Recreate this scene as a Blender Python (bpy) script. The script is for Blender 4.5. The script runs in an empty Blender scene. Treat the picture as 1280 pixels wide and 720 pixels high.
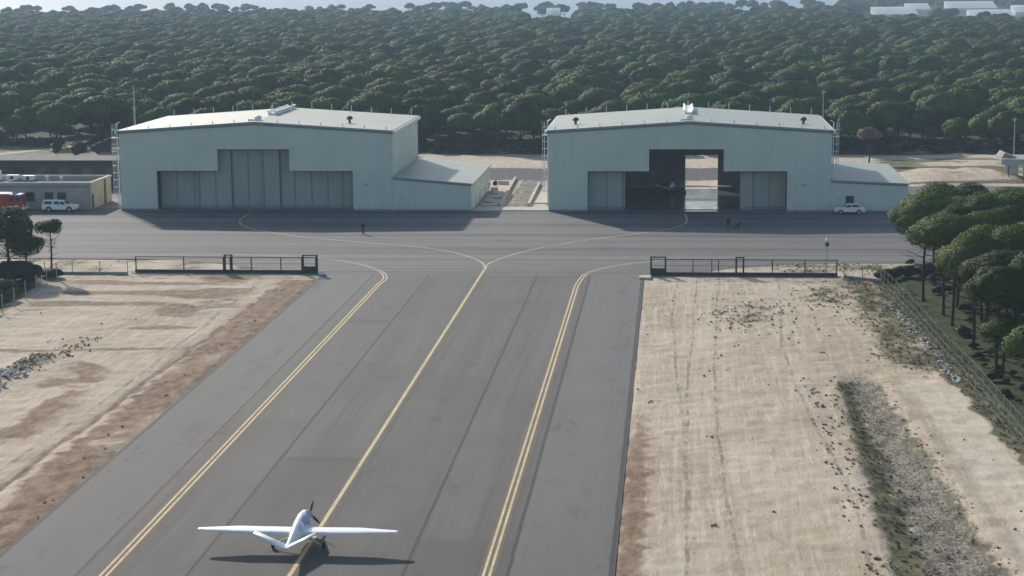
import bpy, bmesh, math, random
import numpy as np
from mathutils import Vector, Matrix
R = math.radians
random.seed(7)
S = bpy.context.scene
C = S.collection

# ------------------------------------------------------------------ camera
F_PX, CAM_H = 2400.0, 35.6
def _n(v):
    v = np.array(v, float); return v / np.linalg.norm(v)
_Y = _n((203, 396, -F_PX)); _Z = _n((math.sin(.00595), math.cos(.00595), 0)); _Z = _n(_Z - _Y * np.dot(_Y, _Z)); _X = np.cross(_Y, _Z)
CM = np.array([_X, _Y, _Z])
cam_d = bpy.data.cameras.new('camera'); cam = bpy.data.objects.new('camera', cam_d); C.objects.link(cam)
cam_d.sensor_width = 36; cam_d.lens = F_PX / 1280 * 36; cam_d.clip_start = 1; cam_d.clip_end = 12000
cam.matrix_world = Matrix.Translation((0, 0, CAM_H)) @ Matrix([list(r) for r in CM]).to_4x4()
S.camera = cam
def g(px, py, z=0.0):
    """the spot on the level z that the photograph shows at (px, py)"""
    d = CM @ np.array([px - 640, 360 - py, -F_PX]); t = (z - CAM_H) / d[2]
    return float(d[0] * t), float(d[1] * t)

# ------------------------------------------------------------------ light
SUN_AZ, SUN_EL = -30.0, 25.5           # degrees from +Y (towards +X positive)
w = bpy.data.worlds.new('World'); S.world = w; w.use_nodes = True
nt = w.node_tree; nt.nodes.clear()
sky = nt.nodes.new('ShaderNodeTexSky'); sky.sky_type = 'NISHITA'; sky.sun_disc = False
sky.sun_elevation = R(SUN_EL); sky.sun_rotation = R(SUN_AZ); sky.air_density = 1.0; sky.dust_density = 1.1; sky.ozone_density = .8
bg = nt.nodes.new('ShaderNodeBackground'); bg.inputs['Strength'].default_value = .098
wo = nt.nodes.new('ShaderNodeOutputWorld')
nt.links.new(sky.outputs[0], bg.inputs['Color']); nt.links.new(bg.outputs[0], wo.inputs['Surface'])
sl = bpy.data.lights.new('sun', 'SUN'); sun = bpy.data.objects.new('sun', sl); C.objects.link(sun)
sl.energy = 3.3; sl.angle = R(1.2); sl.color = (1, .925, .825)
sd = Vector((math.sin(R(SUN_AZ)) * math.cos(R(SUN_EL)), math.cos(R(SUN_AZ)) * math.cos(R(SUN_EL)), math.sin(R(SUN_EL))))
sun.rotation_euler = sd.to_track_quat('Z', 'Y').to_euler(); sun.location = (0, 200, 200)
S.view_settings.view_transform = 'Standard'; S.view_settings.look = 'None'
S.view_settings.exposure = 0.60; S.view_settings.gamma = 1; S.view_settings.use_curve_mapping = False
S.render.engine = 'CYCLES'
S.cycles.use_denoising = True
S.cycles.max_bounces = 6; S.cycles.volume_bounces = 1; S.cycles.transparent_max_bounces = 8
HAZE_D = .00016

# ------------------------------------------------------------------ node helpers
class NT:
    def __init__(s, name):
        s.m = bpy.data.materials.new(name); s.m.use_nodes = True; s.t = s.m.node_tree; s.t.nodes.clear()
        s.out = s.add('ShaderNodeOutputMaterial'); s.b = s.add('ShaderNodeBsdfPrincipled')
        s.t.links.new(s.b.outputs[0], s.out.inputs['Surface'])
    def add(s, k, **kw):
        n = s.t.nodes.new(k)
        for a, v in kw.items(): setattr(n, a, v)
        return n
    def put(s, sock, v):
        if isinstance(v, bpy.types.NodeSocket): s.t.links.new(v, sock)
        elif v is not None:
            if isinstance(v, (tuple, list)) and len(v) == 3 and sock.type == 'RGBA': v = (*v, 1)
            sock.default_value = v
    def pos(s, scale=(1, 1, 1), obj=False):
        if obj: o = s.add('ShaderNodeTexCoord').outputs['Object']
        else: o = s.add('ShaderNodeNewGeometry').outputs['Position']
        if scale == (1, 1, 1): return o
        v = s.add('ShaderNodeVectorMath', operation='MULTIPLY'); s.put(v.inputs[0], o); v.inputs[1].default_value = scale
        return v.outputs[0]
    def noise(s, scale, detail=4, vec=None, rough=.6, dist=0):
        n = s.add('ShaderNodeTexNoise'); n.inputs['Scale'].default_value = scale; n.inputs['Detail'].default_value = detail
        n.inputs['Roughness'].default_value = rough; n.inputs['Distortion'].default_value = dist
        s.put(n.inputs['Vector'], vec if vec is not None else s.pos()); return n.outputs[0]
    def math(s, op, a, b=None, c=None, clamp=False):
        n = s.add('ShaderNodeMath', operation=op, use_clamp=clamp); s.put(n.inputs[0], a)
        if b is not None: s.put(n.inputs[1], b)
        if c is not None: s.put(n.inputs[2], c)
        return n.outputs[0]
    def ramp(s, v, lo, hi, a=0., b=1.):
        n = s.add('ShaderNodeMapRange', interpolation_type='SMOOTHSTEP'); s.put(n.inputs[0], v)
        for i, q in zip((1, 2, 3, 4), (lo, hi, a, b)): s.put(n.inputs[i], q)
        return n.outputs[0]
    def mix(s, f, a, b, mode='MIX'):
        n = s.add('ShaderNodeMix', data_type='RGBA', blend_type=mode); s.put(n.inputs[0], f); s.put(n.inputs[6], a); s.put(n.inputs[7], b); return n.outputs[2]
    def sep(s, v):
        n = s.add('ShaderNodeSeparateXYZ'); s.put(n.inputs[0], v); return n.outputs
    def attr(s, name):
        n = s.add('ShaderNodeAttribute', attribute_name=name); q = s.add('ShaderNodeSeparateColor'); s.put(q.inputs[0], n.outputs['Color']); return q.outputs
    def fin(s, col, rough=.7, bump=None, bstr=.3, bdist=.05, metal=0., spec=.4):
        s.put(s.b.inputs['Base Color'], col); s.put(s.b.inputs['Roughness'], rough); s.put(s.b.inputs['Metallic'], metal)
        s.put(s.b.inputs['Specular IOR Level'], spec)
        if bump is not None:
            n = s.add('ShaderNodeBump'); n.inputs['Strength'].default_value = bstr; n.inputs['Distance'].default_value = bdist
            s.put(n.inputs['Height'], bump); s.put(s.b.inputs['Normal'], n.outputs[0])
        return s.m

def paint(name, col, rough=.5, var=.12, scale=1.2, metal=0., spec=.4, vec=(1, 1, 1)):
    m = NT(name); n = m.noise(scale, 5, m.pos(vec, obj=True))
    dark = tuple(c * (1 - var) for c in col); lite = tuple(min(1, c * (1 + var)) for c in col)
    return m.fin(m.mix(m.ramp(n, .3, .7), dark, lite), m.ramp(n, .2, .8, rough * .9, min(1, rough * 1.1)), metal=metal, spec=spec)

# ------------------------------------------------------------------ mesh helpers
class MB:
    def __init__(s): s.v = []; s.f = []; s.mi = []
    def add(s, vs, fs, mi=0):
        o = len(s.v); s.v += [tuple(map(float, p)) for p in vs]; s.f += [tuple(i + o for i in f) for f in fs]; s.mi += [mi] * len(fs)
    def box(s, x0, x1, y0, y1, z0, z1, mi=0):
        s.add([(x0, y0, z0), (x1, y0, z0), (x1, y1, z0), (x0, y1, z0), (x0, y0, z1), (x1, y0, z1), (x1, y1, z1), (x0, y1, z1)],
              [(0, 3, 2, 1), (4, 5, 6, 7), (0, 1, 5, 4), (1, 2, 6, 5), (2, 3, 7, 6), (3, 0, 4, 7)], mi)
    def prism(s, pts, axis, a, b, mi=0, tp=None):
        """polygon in the two other axes, run from a to b along axis; tp(p) -> inset at both ends"""
        n = len(pts); vs = []
        for q, sg in ((a, 1), (b, -1)):
            for p in pts:
                d = q + (sg * tp(p) if tp else 0)
                vs.append((d, p[0], p[1]) if axis == 'x' else (p[0], d, p[1]) if axis == 'y' else (p[0], p[1], d))
        fs = [tuple(range(n)), tuple(range(2 * n - 1, n - 1, -1))] + [(i, n + i, n + (i + 1) % n, (i + 1) % n) for i in range(n)]
        s.add(vs, fs, mi)
    def tube(s, pts, rad, n=6, mi=0, cap=True):
        pts = [Vector(p) for p in pts]; rad = rad if isinstance(rad, (list, tuple)) else [rad] * len(pts)
        vs = []; ref = None
        for i, p in enumerate(pts):
            t = (pts[min(i + 1, len(pts) - 1)] - pts[max(i - 1, 0)]).normalized()
            if ref is None: ref = Vector((1, 0, 0)) if abs(t.x) < .8 else Vector((0, 1, 0))
            u = (ref - t * ref.dot(t)).normalized(); q = t.cross(u); ref = u
            for k in range(n):
                a = 2 * math.pi * k / n; vs.append(p + u * math.cos(a) * rad[i] + q * math.sin(a) * rad[i])
        fs = [(i * n + k, i * n + (k + 1) % n, (i + 1) * n + (k + 1) % n, (i + 1) * n + k) for i in range(len(pts) - 1) for k in range(n)]
        if cap: fs += [tuple(range(n - 1, -1, -1)), tuple(range((len(pts) - 1) * n, len(pts) * n))]
        s.add(vs, fs, mi)
    def lathe(s, prof, cx=0, cy=0, n=16, axis='z', mi=0):
        vs = []
        for r, h in prof:
            for k in range(n):
                a = 2 * math.pi * k / n; c_, s_ = r * math.cos(a), r * math.sin(a)
                vs.append((cx + c_, cy + s_, h) if axis == 'z' else (h, cx + c_, cy + s_) if axis == 'x' else (cx + c_, h, cy + s_))
        fs = [(i * n + k, i * n + (k + 1) % n, (i + 1) * n + (k + 1) % n, (i + 1) * n + k) for i in range(len(prof) - 1) for k in range(n)]
        fs += [tuple(range(n - 1, -1, -1)), tuple(range((len(prof) - 1) * n, len(prof) * n))]
        s.add(vs, fs, mi)
    def build(s, name, mats, parent=None, smooth=False, bevel=0, loc=None):
        me = bpy.data.meshes.new(name); me.from_pydata(s.v, [], s.f)
        mats = mats if isinstance(mats, (list, tuple)) else [mats]
        for m in mats: me.materials.append(m)
        if any(s.mi): me.polygons.foreach_set('material_index', s.mi)
        bm = bmesh.new(); bm.from_mesh(me); bmesh.ops.recalc_face_normals(bm, faces=bm.faces)
        if bevel: bmesh.ops.bevel(bm, geom=list(bm.edges), offset=bevel, segments=2, affect='EDGES', clamp_overlap=True)
        bm.to_mesh(me); bm.free()
        if smooth: me.polygons.foreach_set('use_smooth', [True] * len(me.polygons))
        me.update()
        o = bpy.data.objects.new(name, me); C.objects.link(o)
        if parent: o.parent = parent
        if loc: o.location = loc
        return o
def np_mesh(name, v, quads, mats):
    me = bpy.data.meshes.new(name); v = np.asarray(v, np.float32); q = np.asarray(quads, np.int32); k = q.shape[1]
    me.vertices.add(len(v)); me.vertices.foreach_set('co', v.ravel())
    me.loops.add(q.size); me.loops.foreach_set('vertex_index', q.ravel())
    me.polygons.add(len(q)); me.polygons.foreach_set('loop_start', np.arange(0, q.size, k, dtype=np.int32))
    me.update(calc_edges=True)
    for m in mats: me.materials.append(m)
    return me
def tag(o, label=None, cat=None, group=None, kind=None):
    if label: o['label'] = label
    if cat: o['category'] = cat
    if group: o['group'] = group
    if kind: o['kind'] = kind
    return o
def thing(name, label, cat, loc=(0, 0, 0), rz=0, group=None):
    o = bpy.data.objects.new(name, None); C.objects.link(o); o.empty_display_size = .5
    o.location = loc; o.rotation_euler = (0, 0, rz); return tag(o, label, cat, group)
KIDS = {}
def copy_tree(o, parent=None):
    c = o.copy(); C.objects.link(c)
    if parent: c.parent = parent
    for ch in list(o.children): copy_tree(ch, c)
    return c
def link_copy(o, parent):
    c = o.copy(); C.objects.link(c); c.parent = parent; return c

# ------------------------------------------------------------------ noise in numpy
class VN:
    def __init__(s, seed, n=256): s.g = np.random.default_rng(seed).random((n, n)); s.n = n
    def at(s, x, y):
        xi = np.floor(x).astype(int); yi = np.floor(y).astype(int); fx = x - xi; fy = y - yi
        fx = fx * fx * (3 - 2 * fx); fy = fy * fy * (3 - 2 * fy); n = s.n
        a = s.g[xi % n, yi % n]; b = s.g[(xi + 1) % n, yi % n]; c = s.g[xi % n, (yi + 1) % n]; d = s.g[(xi + 1) % n, (yi + 1) % n]
        return (a * (1 - fx) + b * fx) * (1 - fy) + (c * (1 - fx) + d * fx) * fy
    def fbm(s, x, y, o=4):
        r = 0; a = 1; t = 0
        for k in range(o): r = r + a * s.at(x * 2 ** k + 17.3 * k, y * 2 ** k + 9.1 * k); t += a; a *= .5
        return r / t
def sst(a, b, x):
    t = np.clip((x - a) / (b - a), 0, 1); return t * t * (3 - 2 * t)
VN1, VN2, VN3 = VN(1), VN(2), VN(3)

# ================================================================== MATERIALS
# ground: sand, with zones held as point attributes (what grows or lies there)
m = NT('ground_soil')
za, zb = m.attr('zone_a'), m.attr('zone_b')
p = m.pos()
ps = m.pos((1, .42, 1)); n1 = m.noise(.10, 6, ps, .65); n2 = m.noise(.9, 6, ps, .72, .3); n3 = m.noise(4.5, 5, ps, .75)
nx = m.noise(1.0, 6, m.pos((.9, .34, 1)), .78, 1.2); ny = m.noise(1.0, 5, m.pos((2.0, .10, 1)), .65, .4)
sand = m.mix(m.ramp(n1, .3, .7), (.365, .296, .212), (.53, .448, .340))
sand = m.mix(m.ramp(n2, .35, .75, 0, .55), sand, (.575, .495, .385))
sand = m.mix(m.ramp(nx, .50, .72, 0, .65), sand, (.29, .225, .16))
sand = m.mix(m.ramp(ny, .50, .66, 0, .55), sand, (.62, .54, .43))
nz = m.noise(1.0, 4, m.pos((5.5, .16, 1)), .6, .3); sand = m.mix(m.ramp(nz, .54, .70, 0, .45), sand, (.27, .21, .145))
sand = m.mix(m.ramp(n3, .60, .74, 0, .75), sand, (.15, .115, .08))
X_, Y_ = m.sep(p)[0], m.sep(p)[1]
def track(x0, amp, fr, ph, wd, slope=0.):
    c = m.math('ADD', m.math('MULTIPLY', m.math('SINE', m.math('ADD', m.math('MULTIPLY', Y_, fr), ph)), amp), m.math('ADD', m.math('MULTIPLY', m.math('SUBTRACT', Y_, 160.), slope), x0))
    c = m.math('ADD', c, m.math('MULTIPLY', m.math('SUBTRACT', n1, .5), 1.2))
    return m.ramp(m.math('ABSOLUTE', m.math('SUBTRACT', X_, c)), wd * .5, wd, 1, 0)
tl_ = None; td_ = None
for a_ in ((1.2, .9, .031, .3, .22), (2.7, .9, .031, .3, .22), (4.4, 1.6, .024, 1.1, .25), (6.0, 1.6, .024, 1.1, .25), (21.6, .3, .04, 0, .4, -.03), (23.5, .3, .04, 0, .4, -.03), (-52, 1.2, .03, 2, .3, .05), (-53.7, 1.2, .03, 2, .3, .05), (9.5, 2.2, .027, 2.2, .25)):
    q_ = track(*a_); tl_ = q_ if tl_ is None else m.math('MAXIMUM', tl_, q_)
for a_ in ((.6, .5, .05, 1.3, .18), (2.05, .9, .031, .3, .16), (-48.6, .6, .05, 0, .25, .02), (5.2, 1.6, .024, 1.1, .18), (22.5, .3, .04, 0, .25, -.03), (11.4, .8, .06, .4, .2)):
    q_ = track(*a_); td_ = q_ if td_ is None else m.math('MAXIMUM', td_, q_)
sand = m.mix(m.math('MULTIPLY', tl_, m.ramp(nx, .35, .7, 0, .5)), sand, (.62, .55, .44))
sand = m.mix(m.math('MULTIPLY', td_, m.ramp(n2, .42, .6, 0, .7)), sand, (.17, .135, .10))
rust = m.mix(m.ramp(n2, .3, .7), (.15, .098, .062), (.32, .24, .165))
veg = m.mix(m.ramp(n2, .3, .7), (.060, .062, .032), (.165, .155, .09))
grav = m.mix(m.ramp(n3, .4, .62), (.13, .118, .092), (.31, .28, .225))
pale = m.mix(m.ramp(n2, .3, .7), (.47, .41, .31), (.60, .535, .42))
tarm = m.mix(m.ramp(n2, .3, .7), (.085, .085, .083), (.125, .125, .122))
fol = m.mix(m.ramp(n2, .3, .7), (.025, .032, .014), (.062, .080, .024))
nmix = m.math('ADD', m.math('MULTIPLY', n2, .6), m.math('MULTIPLY', nx, .5))
def edge(v): return m.ramp(m.math('ADD', v, m.math('MULTIPLY', m.math('SUBTRACT', nmix, .55), m.math('MULTIPLY', m.ramp(v, 0, .25), 2.0))), .22, .82)
col = m.mix(edge(zb[0]), sand, rust); col = m.mix(edge(za[1]), col, pale); col = m.mix(edge(za[2]), col, grav)
col = m.mix(edge(zb[1]), col, tarm); col = m.mix(edge(za[0]), col, veg); col = m.mix(edge(zb[2]), col, fol)
M_ground = m.fin(col, .95, m.math('ADD', m.math('MULTIPLY', n2, 1.2), m.math('ADD', m.math('MULTIPLY', n3, .7), m.math('ADD', m.math('MULTIPLY', nx, .4), m.math('MULTIPLY', tl_, -.06)))), .6, .15, spec=.1)

def asphalt(name, lanes, vertical):
    m = NT(name); p = m.pos(); x = m.sep(p)[0 if vertical else 1]
    st = m.noise(1, 6, m.pos((2.4, .035, 1) if vertical else (.03, 1.6, 1)), .65)
    st2 = m.noise(1, 4, m.pos((.35, .012, 1) if vertical else (.012, .45, 1)), .5)
    n1 = m.noise(.06, 5, p, .6); n2 = m.noise(11, 3, p, .7)
    wob = m.math('MULTIPLY', m.math('SUBTRACT', m.noise(.25, 3, p), .5), .16)
    xx = m.math('ADD', x, wob)
    base = m.mix(m.ramp(st, .32, .68), (.074, .0735, .070), (.102, .101, .096))
    st3 = m.noise(1, 5, m.pos((1.1, .02, 1) if vertical else (.02, .8, 1)), .7); base = m.mix(m.ramp(st3, .50, .70, 0, .5), base, (.056, .056, .054))
    base = m.mix(m.ramp(st2, .35, .65, 0, .55), base, (.128, .126, .120))
    base = m.mix(m.ramp(n1, .42, .68, 0, .5), base, (.073, .071, .067))
    base = m.mix(m.ramp(n2, .55, .8, 0, .35), base, (.17, .168, .16))
    if vertical:
        out_ = m.math('ADD', m.ramp(x, -35.8, -35.6, 1, 0), m.ramp(x, -9.9, -9.6))
        base = m.mix(m.math('MULTIPLY', out_, .5), base, (.142, .143, .136))
        Yc = m.sep(p)[1]; nw = m.math('MULTIPLY', m.math('SUBTRACT', m.noise(.8, 4, p), .5), 1.6)
        def rect(xa, xb, ya, yb):
            f = m.math('MULTIPLY', m.ramp(xx, xa, xa + .12), m.ramp(xx, xb - .12, xb, 1, 0)); yq = m.math('ADD', Yc, nw); return m.math('MULTIPLY', f, m.math('MULTIPLY', m.ramp(yq, ya, ya + .5), m.ramp(yq, yb - .5, yb, 1, 0)))
        for q_, k_, c_ in ((rect(-29.0, -22.8, 70, 137.5), .55, (.068, .067, .066)), (rect(-16.05, -9.8, 70, 117.5), .5, (.066, .066, .065)), (rect(-22.8, -16.05, 60, 168), .3, (.072, .071, .07)), (rect(-35.7, -29, 150, 224), .35, (.12, .121, .118)), (rect(-33.4, -29.2, 192.5, 195.5), .55, (.055, .054, .053)), (rect(-26.5, -24.3, 165, 167.5), .4, (.055, .055, .055)), (rect(-19.6, -18.4, 149, 151.5), .45, (.05, .05, .05)), (rect(-28.6, -23.0, 136.2, 138), .6, (.05, .05, .05)), (rect(-20, -11.4, 206, 207.6), .35, (.055, .055, .055))):
            base = m.mix(m.math('MULTIPLY', q_, m.math('MULTIPLY', m.ramp(n1, .25, .6, .6, 1), k_)), base, c_)
    else:
        bn = m.noise(1, 2, m.pos((.004, .16, 1)), .5); base = m.mix(m.ramp(bn, .40, .60, 0, .75), base, (.160, .157, .150))
    pt = m.noise(.45, 6, m.pos((1, .3, 1) if vertical else (.3, 1, 1)), .7, .8); base = m.mix(m.ramp(pt, .54, .72, 0, .6), base, (.048, .047, .045)); base = m.mix(m.ramp(pt, .26, .40, .35, 0), base, (.165, .161, .150))
    for s_, wd, k in lanes:
        d = m.math('ABSOLUTE', m.math('SUBTRACT', xx, s_))
        base = m.mix(m.math('MULTIPLY', m.ramp(d, wd * .4, wd, k, 0), m.ramp(st, .15, .55, .55, 1)), base, (.026, .026, .027))
    return m.fin(base, .86, n2, .12, .01, spec=.22)
M_taxi = asphalt('taxiway_asphalt', [(-35.7, .17, .7), (-29.0, .16, .9), (-16.05, .16, .95), (-9.75, .18, .9), (-22.2, .14, .25), (-3.55, .24, .9), (-41.6, .22, .8)], True)
M_apron = asphalt('apron_asphalt', [(227.6, .3, .5), (232.5, .4, .55), (237.4, .4, .6), (242.5, .45, .55), (247.8, .4, .5), (253.5, .45, .55), (259.5, .45, .5), (265.5, .4, .5), (272, .45, .5), (279, .4, .5)], False)

m = NT('marking_yellow'); n = m.noise(4, 5); n2 = m.noise(.5, 3)
M_yellow = m.fin(m.mix(m.ramp(m.math('ADD', m.math('MULTIPLY', n, .6), m.math('MULTIPLY', n2, .4)), .42, .62, 0, .55), (.60, .50, .31), (.26, .22, .15)), .8, spec=.2)
m = NT('marking_faded'); n = m.noise(3, 5); n2 = m.noise(.25, 3)
M_faded = m.fin(m.mix(m.ramp(m.math('ADD', m.math('MULTIPLY', n, .5), m.math('MULTIPLY', n2, .5)), .4, .65, 0, .6), (.52, .45, .27), (.14, .135, .125)), .85, spec=.2)
m = NT('marking_border'); n = m.noise(2.5, 4)
M_border = m.fin(m.mix(m.ramp(n, .3, .7), (.135, .100, .055), (.165, .132, .085)), .9, spec=.2)

def cladding(name, col, axis, pitch=.33, rough=.5, streak=True):
    m = NT(name); o = m.pos(obj=True); x = m.sep(o)[axis]
    wv = m.math('ABSOLUTE', m.math('SUBTRACT', m.math('FRACT', m.math('DIVIDE', x, pitch)), .5))
    n = m.noise(.12, 4, o); s_ = m.noise(1, 4, m.pos((1.5, 1.5, .08), obj=True))
    c = m.mix(m.ramp(n, .35, .65), tuple(q * .94 for q in col), tuple(q * 1.05 for q in col))
    if streak: c = m.mix(m.ramp(s_, .55, .8, 0, .25), c, tuple(q * .78 for q in col))
    pan = m.math('FRACT', m.math('MULTIPLY', m.math('SINE', m.math('MULTIPLY', m.math('FLOOR', m.math('DIVIDE', x, pitch * 3)), 12.9)), 437.))
    c = m.mix(m.ramp(pan, 0, 1, 0, .10), c, tuple(q * .82 for q in col))
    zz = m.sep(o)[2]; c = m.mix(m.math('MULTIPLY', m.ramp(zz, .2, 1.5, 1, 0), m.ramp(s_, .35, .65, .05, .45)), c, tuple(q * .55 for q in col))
    return m.fin(c, rough, m.ramp(wv, .28, .40), .5, .04, spec=.35)
WALLC = (.535, .59, .515)
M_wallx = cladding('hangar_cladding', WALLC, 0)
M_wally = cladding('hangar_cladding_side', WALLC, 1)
M_roof = cladding('hangar_roof_sheet', (.295, .335, .295), 1, .5, .55)
M_door = cladding('hangar_door_sheet', (.30, .34, .305), 0, .6, .6)
M_trim = paint('pale_trim', (.62, .66, .65), .45, .06)
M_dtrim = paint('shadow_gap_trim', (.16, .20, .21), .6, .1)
M_white = paint('white_paint', (.76, .77, .76), .4, .06, 2.)
M_uav = paint('aircraft_white', (.80, .81, .82), .32, .03, 1.5, spec=.5)
M_uavs = paint('aircraft_grey', (.50, .54, .60), .35, .06, 1.5, spec=.5)
M_uavb = paint('aircraft_blue_grey', (.22, .31, .46), .35, .15, 1.5, spec=.5)
M_black = paint('black_steel', (.022, .023, .025), .55, .25)
M_dark = paint('dark_metal', (.05, .052, .055), .6, .2)
M_galv = paint('galvanised_steel', (.36, .37, .38), .5, .12, 3., metal=.3)
M_gpost = paint('green_fence_post', (.22, .25, .21), .6, .15)
M_gwire = paint('green_fence_wire', (.07, .09, .07), .6, .15)
M_rubber = paint('rubber', (.018, .018, .019), .8, .2)
M_conc = paint('pale_concrete', (.46, .44, .40), .9, .16, .8, spec=.15)
M_conc2 = paint('weathered_concrete', (.27, .26, .24), .9, .2, .6, spec=.15)
M_render = paint('beige_render', (.45, .385, .29), .9, .1, .5, spec=.15)
M_shaderen = paint('shaded_render', (.38, .335, .30), .9, .1, .5, spec=.15)  # render tone with the front wall's shade mixed in
M_flat = paint('flat_roof_felt', (.17, .17, .18), .9, .2, .4, spec=.15)
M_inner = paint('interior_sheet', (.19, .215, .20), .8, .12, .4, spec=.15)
M_red = paint('fire_red', (.42, .022, .028), .35, .08)
M_hdl = paint('lamp_lens', (.75, .76, .78), .15, .03)
m = NT('vehicle_glass'); M_glass = m.fin(m.mix(m.noise(2.), (.012, .016, .02), (.03, .036, .042)), .08, spec=.6)
m = NT('hangar_floor'); n = m.noise(.5, 5); M_floor = m.fin(m.mix(m.ramp(n, .3, .7), (.105, .108, .11), (.15, .153, .155)), m.ramp(n, .3, .7, .10, .20), spec=.6)
M_skin = paint('skin', (.42, .26, .19), .6, .08); M_cloth = paint('dark_cloth', (.022, .026, .038), .9, .2); M_hair = paint('dark_hair', (.02, .016, .012), .7, .2)
M_stone = paint('rubble_stone', (.36, .29, .20), .9, .45, .9, spec=.15)
M_stonew = paint('white_stone', (.50, .49, .45), .9, .2, .9, spec=.15)
m = NT('far_haze_sheet'); M_farhaze = m.fin((.19, .25, .31), .6, m.noise(.05, 3), .3, .5, spec=.12)  # even blue-grey with the distant haze painted in

m = NT('greenhouse_film'); m.fin((.80, .82, .82), .5); tr = m.add('ShaderNodeBsdfTranslucent'); tr.inputs[0].default_value = (.85, .87, .87, 1); mx = m.add('ShaderNodeMixShader'); mx.inputs[0].default_value = .55
m.t.links.new(m.b.outputs[0], mx.inputs[1]); m.t.links.new(tr.outputs[0], mx.inputs[2]); m.t.links.new(mx.outputs[0], m.out.inputs['Surface']); M_film = m.m

def leafmat(name, a, b, c, trans=.12):
    m = NT(name); oi = m.add('ShaderNodeObjectInfo').outputs['Random']; n = m.noise(.55, 3, m.pos(obj=True)); n2 = m.noise(3.5, 2, m.pos(obj=True))
    k = m.mix(m.ramp(n, .35, .65), a, b); k = m.mix(m.ramp(n2, .45, .75, 0, .35), k, c)
    hs = m.add('ShaderNodeHueSaturation'); m.put(hs.inputs['Hue'], m.ramp(oi, 0, 1, .475, .512)); m.put(hs.inputs['Value'], m.ramp(m.math('FRACT', m.math('MULTIPLY', oi, 7.31)), 0, 1, .62, 1.35)); m.put(hs.inputs['Color'], k)
    m.fin(hs.outputs[0], .75, spec=.15)
    tr = m.add('ShaderNodeBsdfTranslucent'); m.put(tr.inputs[0], hs.outputs[0]); mx = m.add('ShaderNodeMixShader'); mx.inputs[0].default_value = trans
    m.t.links.new(m.b.outputs[0], mx.inputs[1]); m.t.links.new(tr.outputs[0], mx.inputs[2]); m.t.links.new(mx.outputs[0], m.out.inputs['Surface'])
    return m.m
M_leaf = leafmat('pine_needles', (.036, .074, .009), (.060, .112, .012), (.092, .148, .018))
M_leafn = leafmat('pine_needles_near', (.044, .078, .010), (.070, .112, .015), (.108, .148, .026))
M_brown = leafmat('dead_needles', (.15, .105, .072), (.20, .14, .096), (.26, .19, .13))
M_shrub = leafmat('shrub_leaves', (.034, .042, .020), (.055, .062, .028), (.085, .085, .045))
M_tuft = leafmat('weed_leaves', (.13, .118, .066), (.17, .155, .09), (.22, .195, .115), .5)
M_bark = paint('pine_bark', (.042, .032, .026), .95, .3, 2., spec=.1)
M_stem = paint('twig', (.10, .085, .07), .95, .2, 2., spec=.1)

# ================================================================== GROUND
HX1, HX2, HW, HD, HY = -84.4, -18.6, 41.9, 30.0, 287.0     # the two hangars
xs = np.concatenate([np.arange(-175, -64, 1.6), np.arange(-64, 32, .42), np.arange(32, 112, 1.6)])
ys = np.concatenate([np.arange(90, 232, .42), np.arange(232, 460, 1.3)])
X, Yg = np.meshgrid(xs, ys, indexing='ij')
wob = (VN1.fbm(X * .25, Yg * .25) - .5)
wob2 = (VN2.fbm(X * .8, Yg * .8) - .5)
def band(v, a, b, s): return sst(a - s, a + s, v) * (1 - sst(b - s, b + s, v))
Xw = X + wob * 3; Yw = Yg + wob * 3
veg = np.zeros_like(X); pale = veg.copy(); grav = veg.copy(); rust = veg.copy(); tarm = veg.copy(); fol = veg.copy(); Z = np.zeros_like(X)
# bumpy soil of the verges
verge = np.maximum(band(X, -80, -41.8, .3) * (Yg < 224), band(X, -3.2, 30, .3) * (Yg < 224))
Z += verge * (wob * .20 + wob2 * .13 + (VN3.fbm(X * 1.1 + 31, Yg * 1.1, 2) - .5) * .13)
# left verge: rusty rim and the drainage rut, rocks further out
rust = np.maximum(rust, band(X + wob2 * 2.2, -46.0, -41, .8) * (Yg < 221) * (.5 + .6 * sst(.36, .62, VN3.fbm(X * .3 + 3, Yg * .12)) + .25 * sst(165, 195, Yg)))
rut = np.exp(-((X - (-47.2 + (Yg - 130) * .018) + wob * 1.2) / .35) ** 2) * (Yg < 205)
rust = np.maximum(rust, rut * 1.1); Z -= rut * .18
rust = np.maximum(rust, band(Xw, -56, -50, 2.5) * sst(.50, .62, VN3.fbm(X * .12, Yg * .12)) * .9)
rust = np.maximum(rust, band(Xw, -71, -47, 3) * sst(.5, .64, VN3.fbm(X * .06 + 5, Yg * .28)) * (Yg > 175) * (Yg < 224) * .8)
heap = np.exp(-(((Yg - 165 - (X + 60.5) * 3.6) / 9) ** 2)) * 0
lin = np.abs((X + 60.5) * .93 - (Yg - 165) * .145)
hp = np.exp(-(lin / 1.2) ** 2) * sst(150, 158, Yg) * (1 - sst(170, 181, Yg)); grav = np.maximum(grav, hp * .9); veg = np.maximum(veg, hp * .55 * (Yg > 166)); Z += hp * .5 * wob2 + hp * .25
# left grove floor
gl = sst(-71.0, -73.5, X - (Yg - 195) * -.07 + wob) * (Yg < 223) ; fol = np.maximum(fol, gl)
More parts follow.
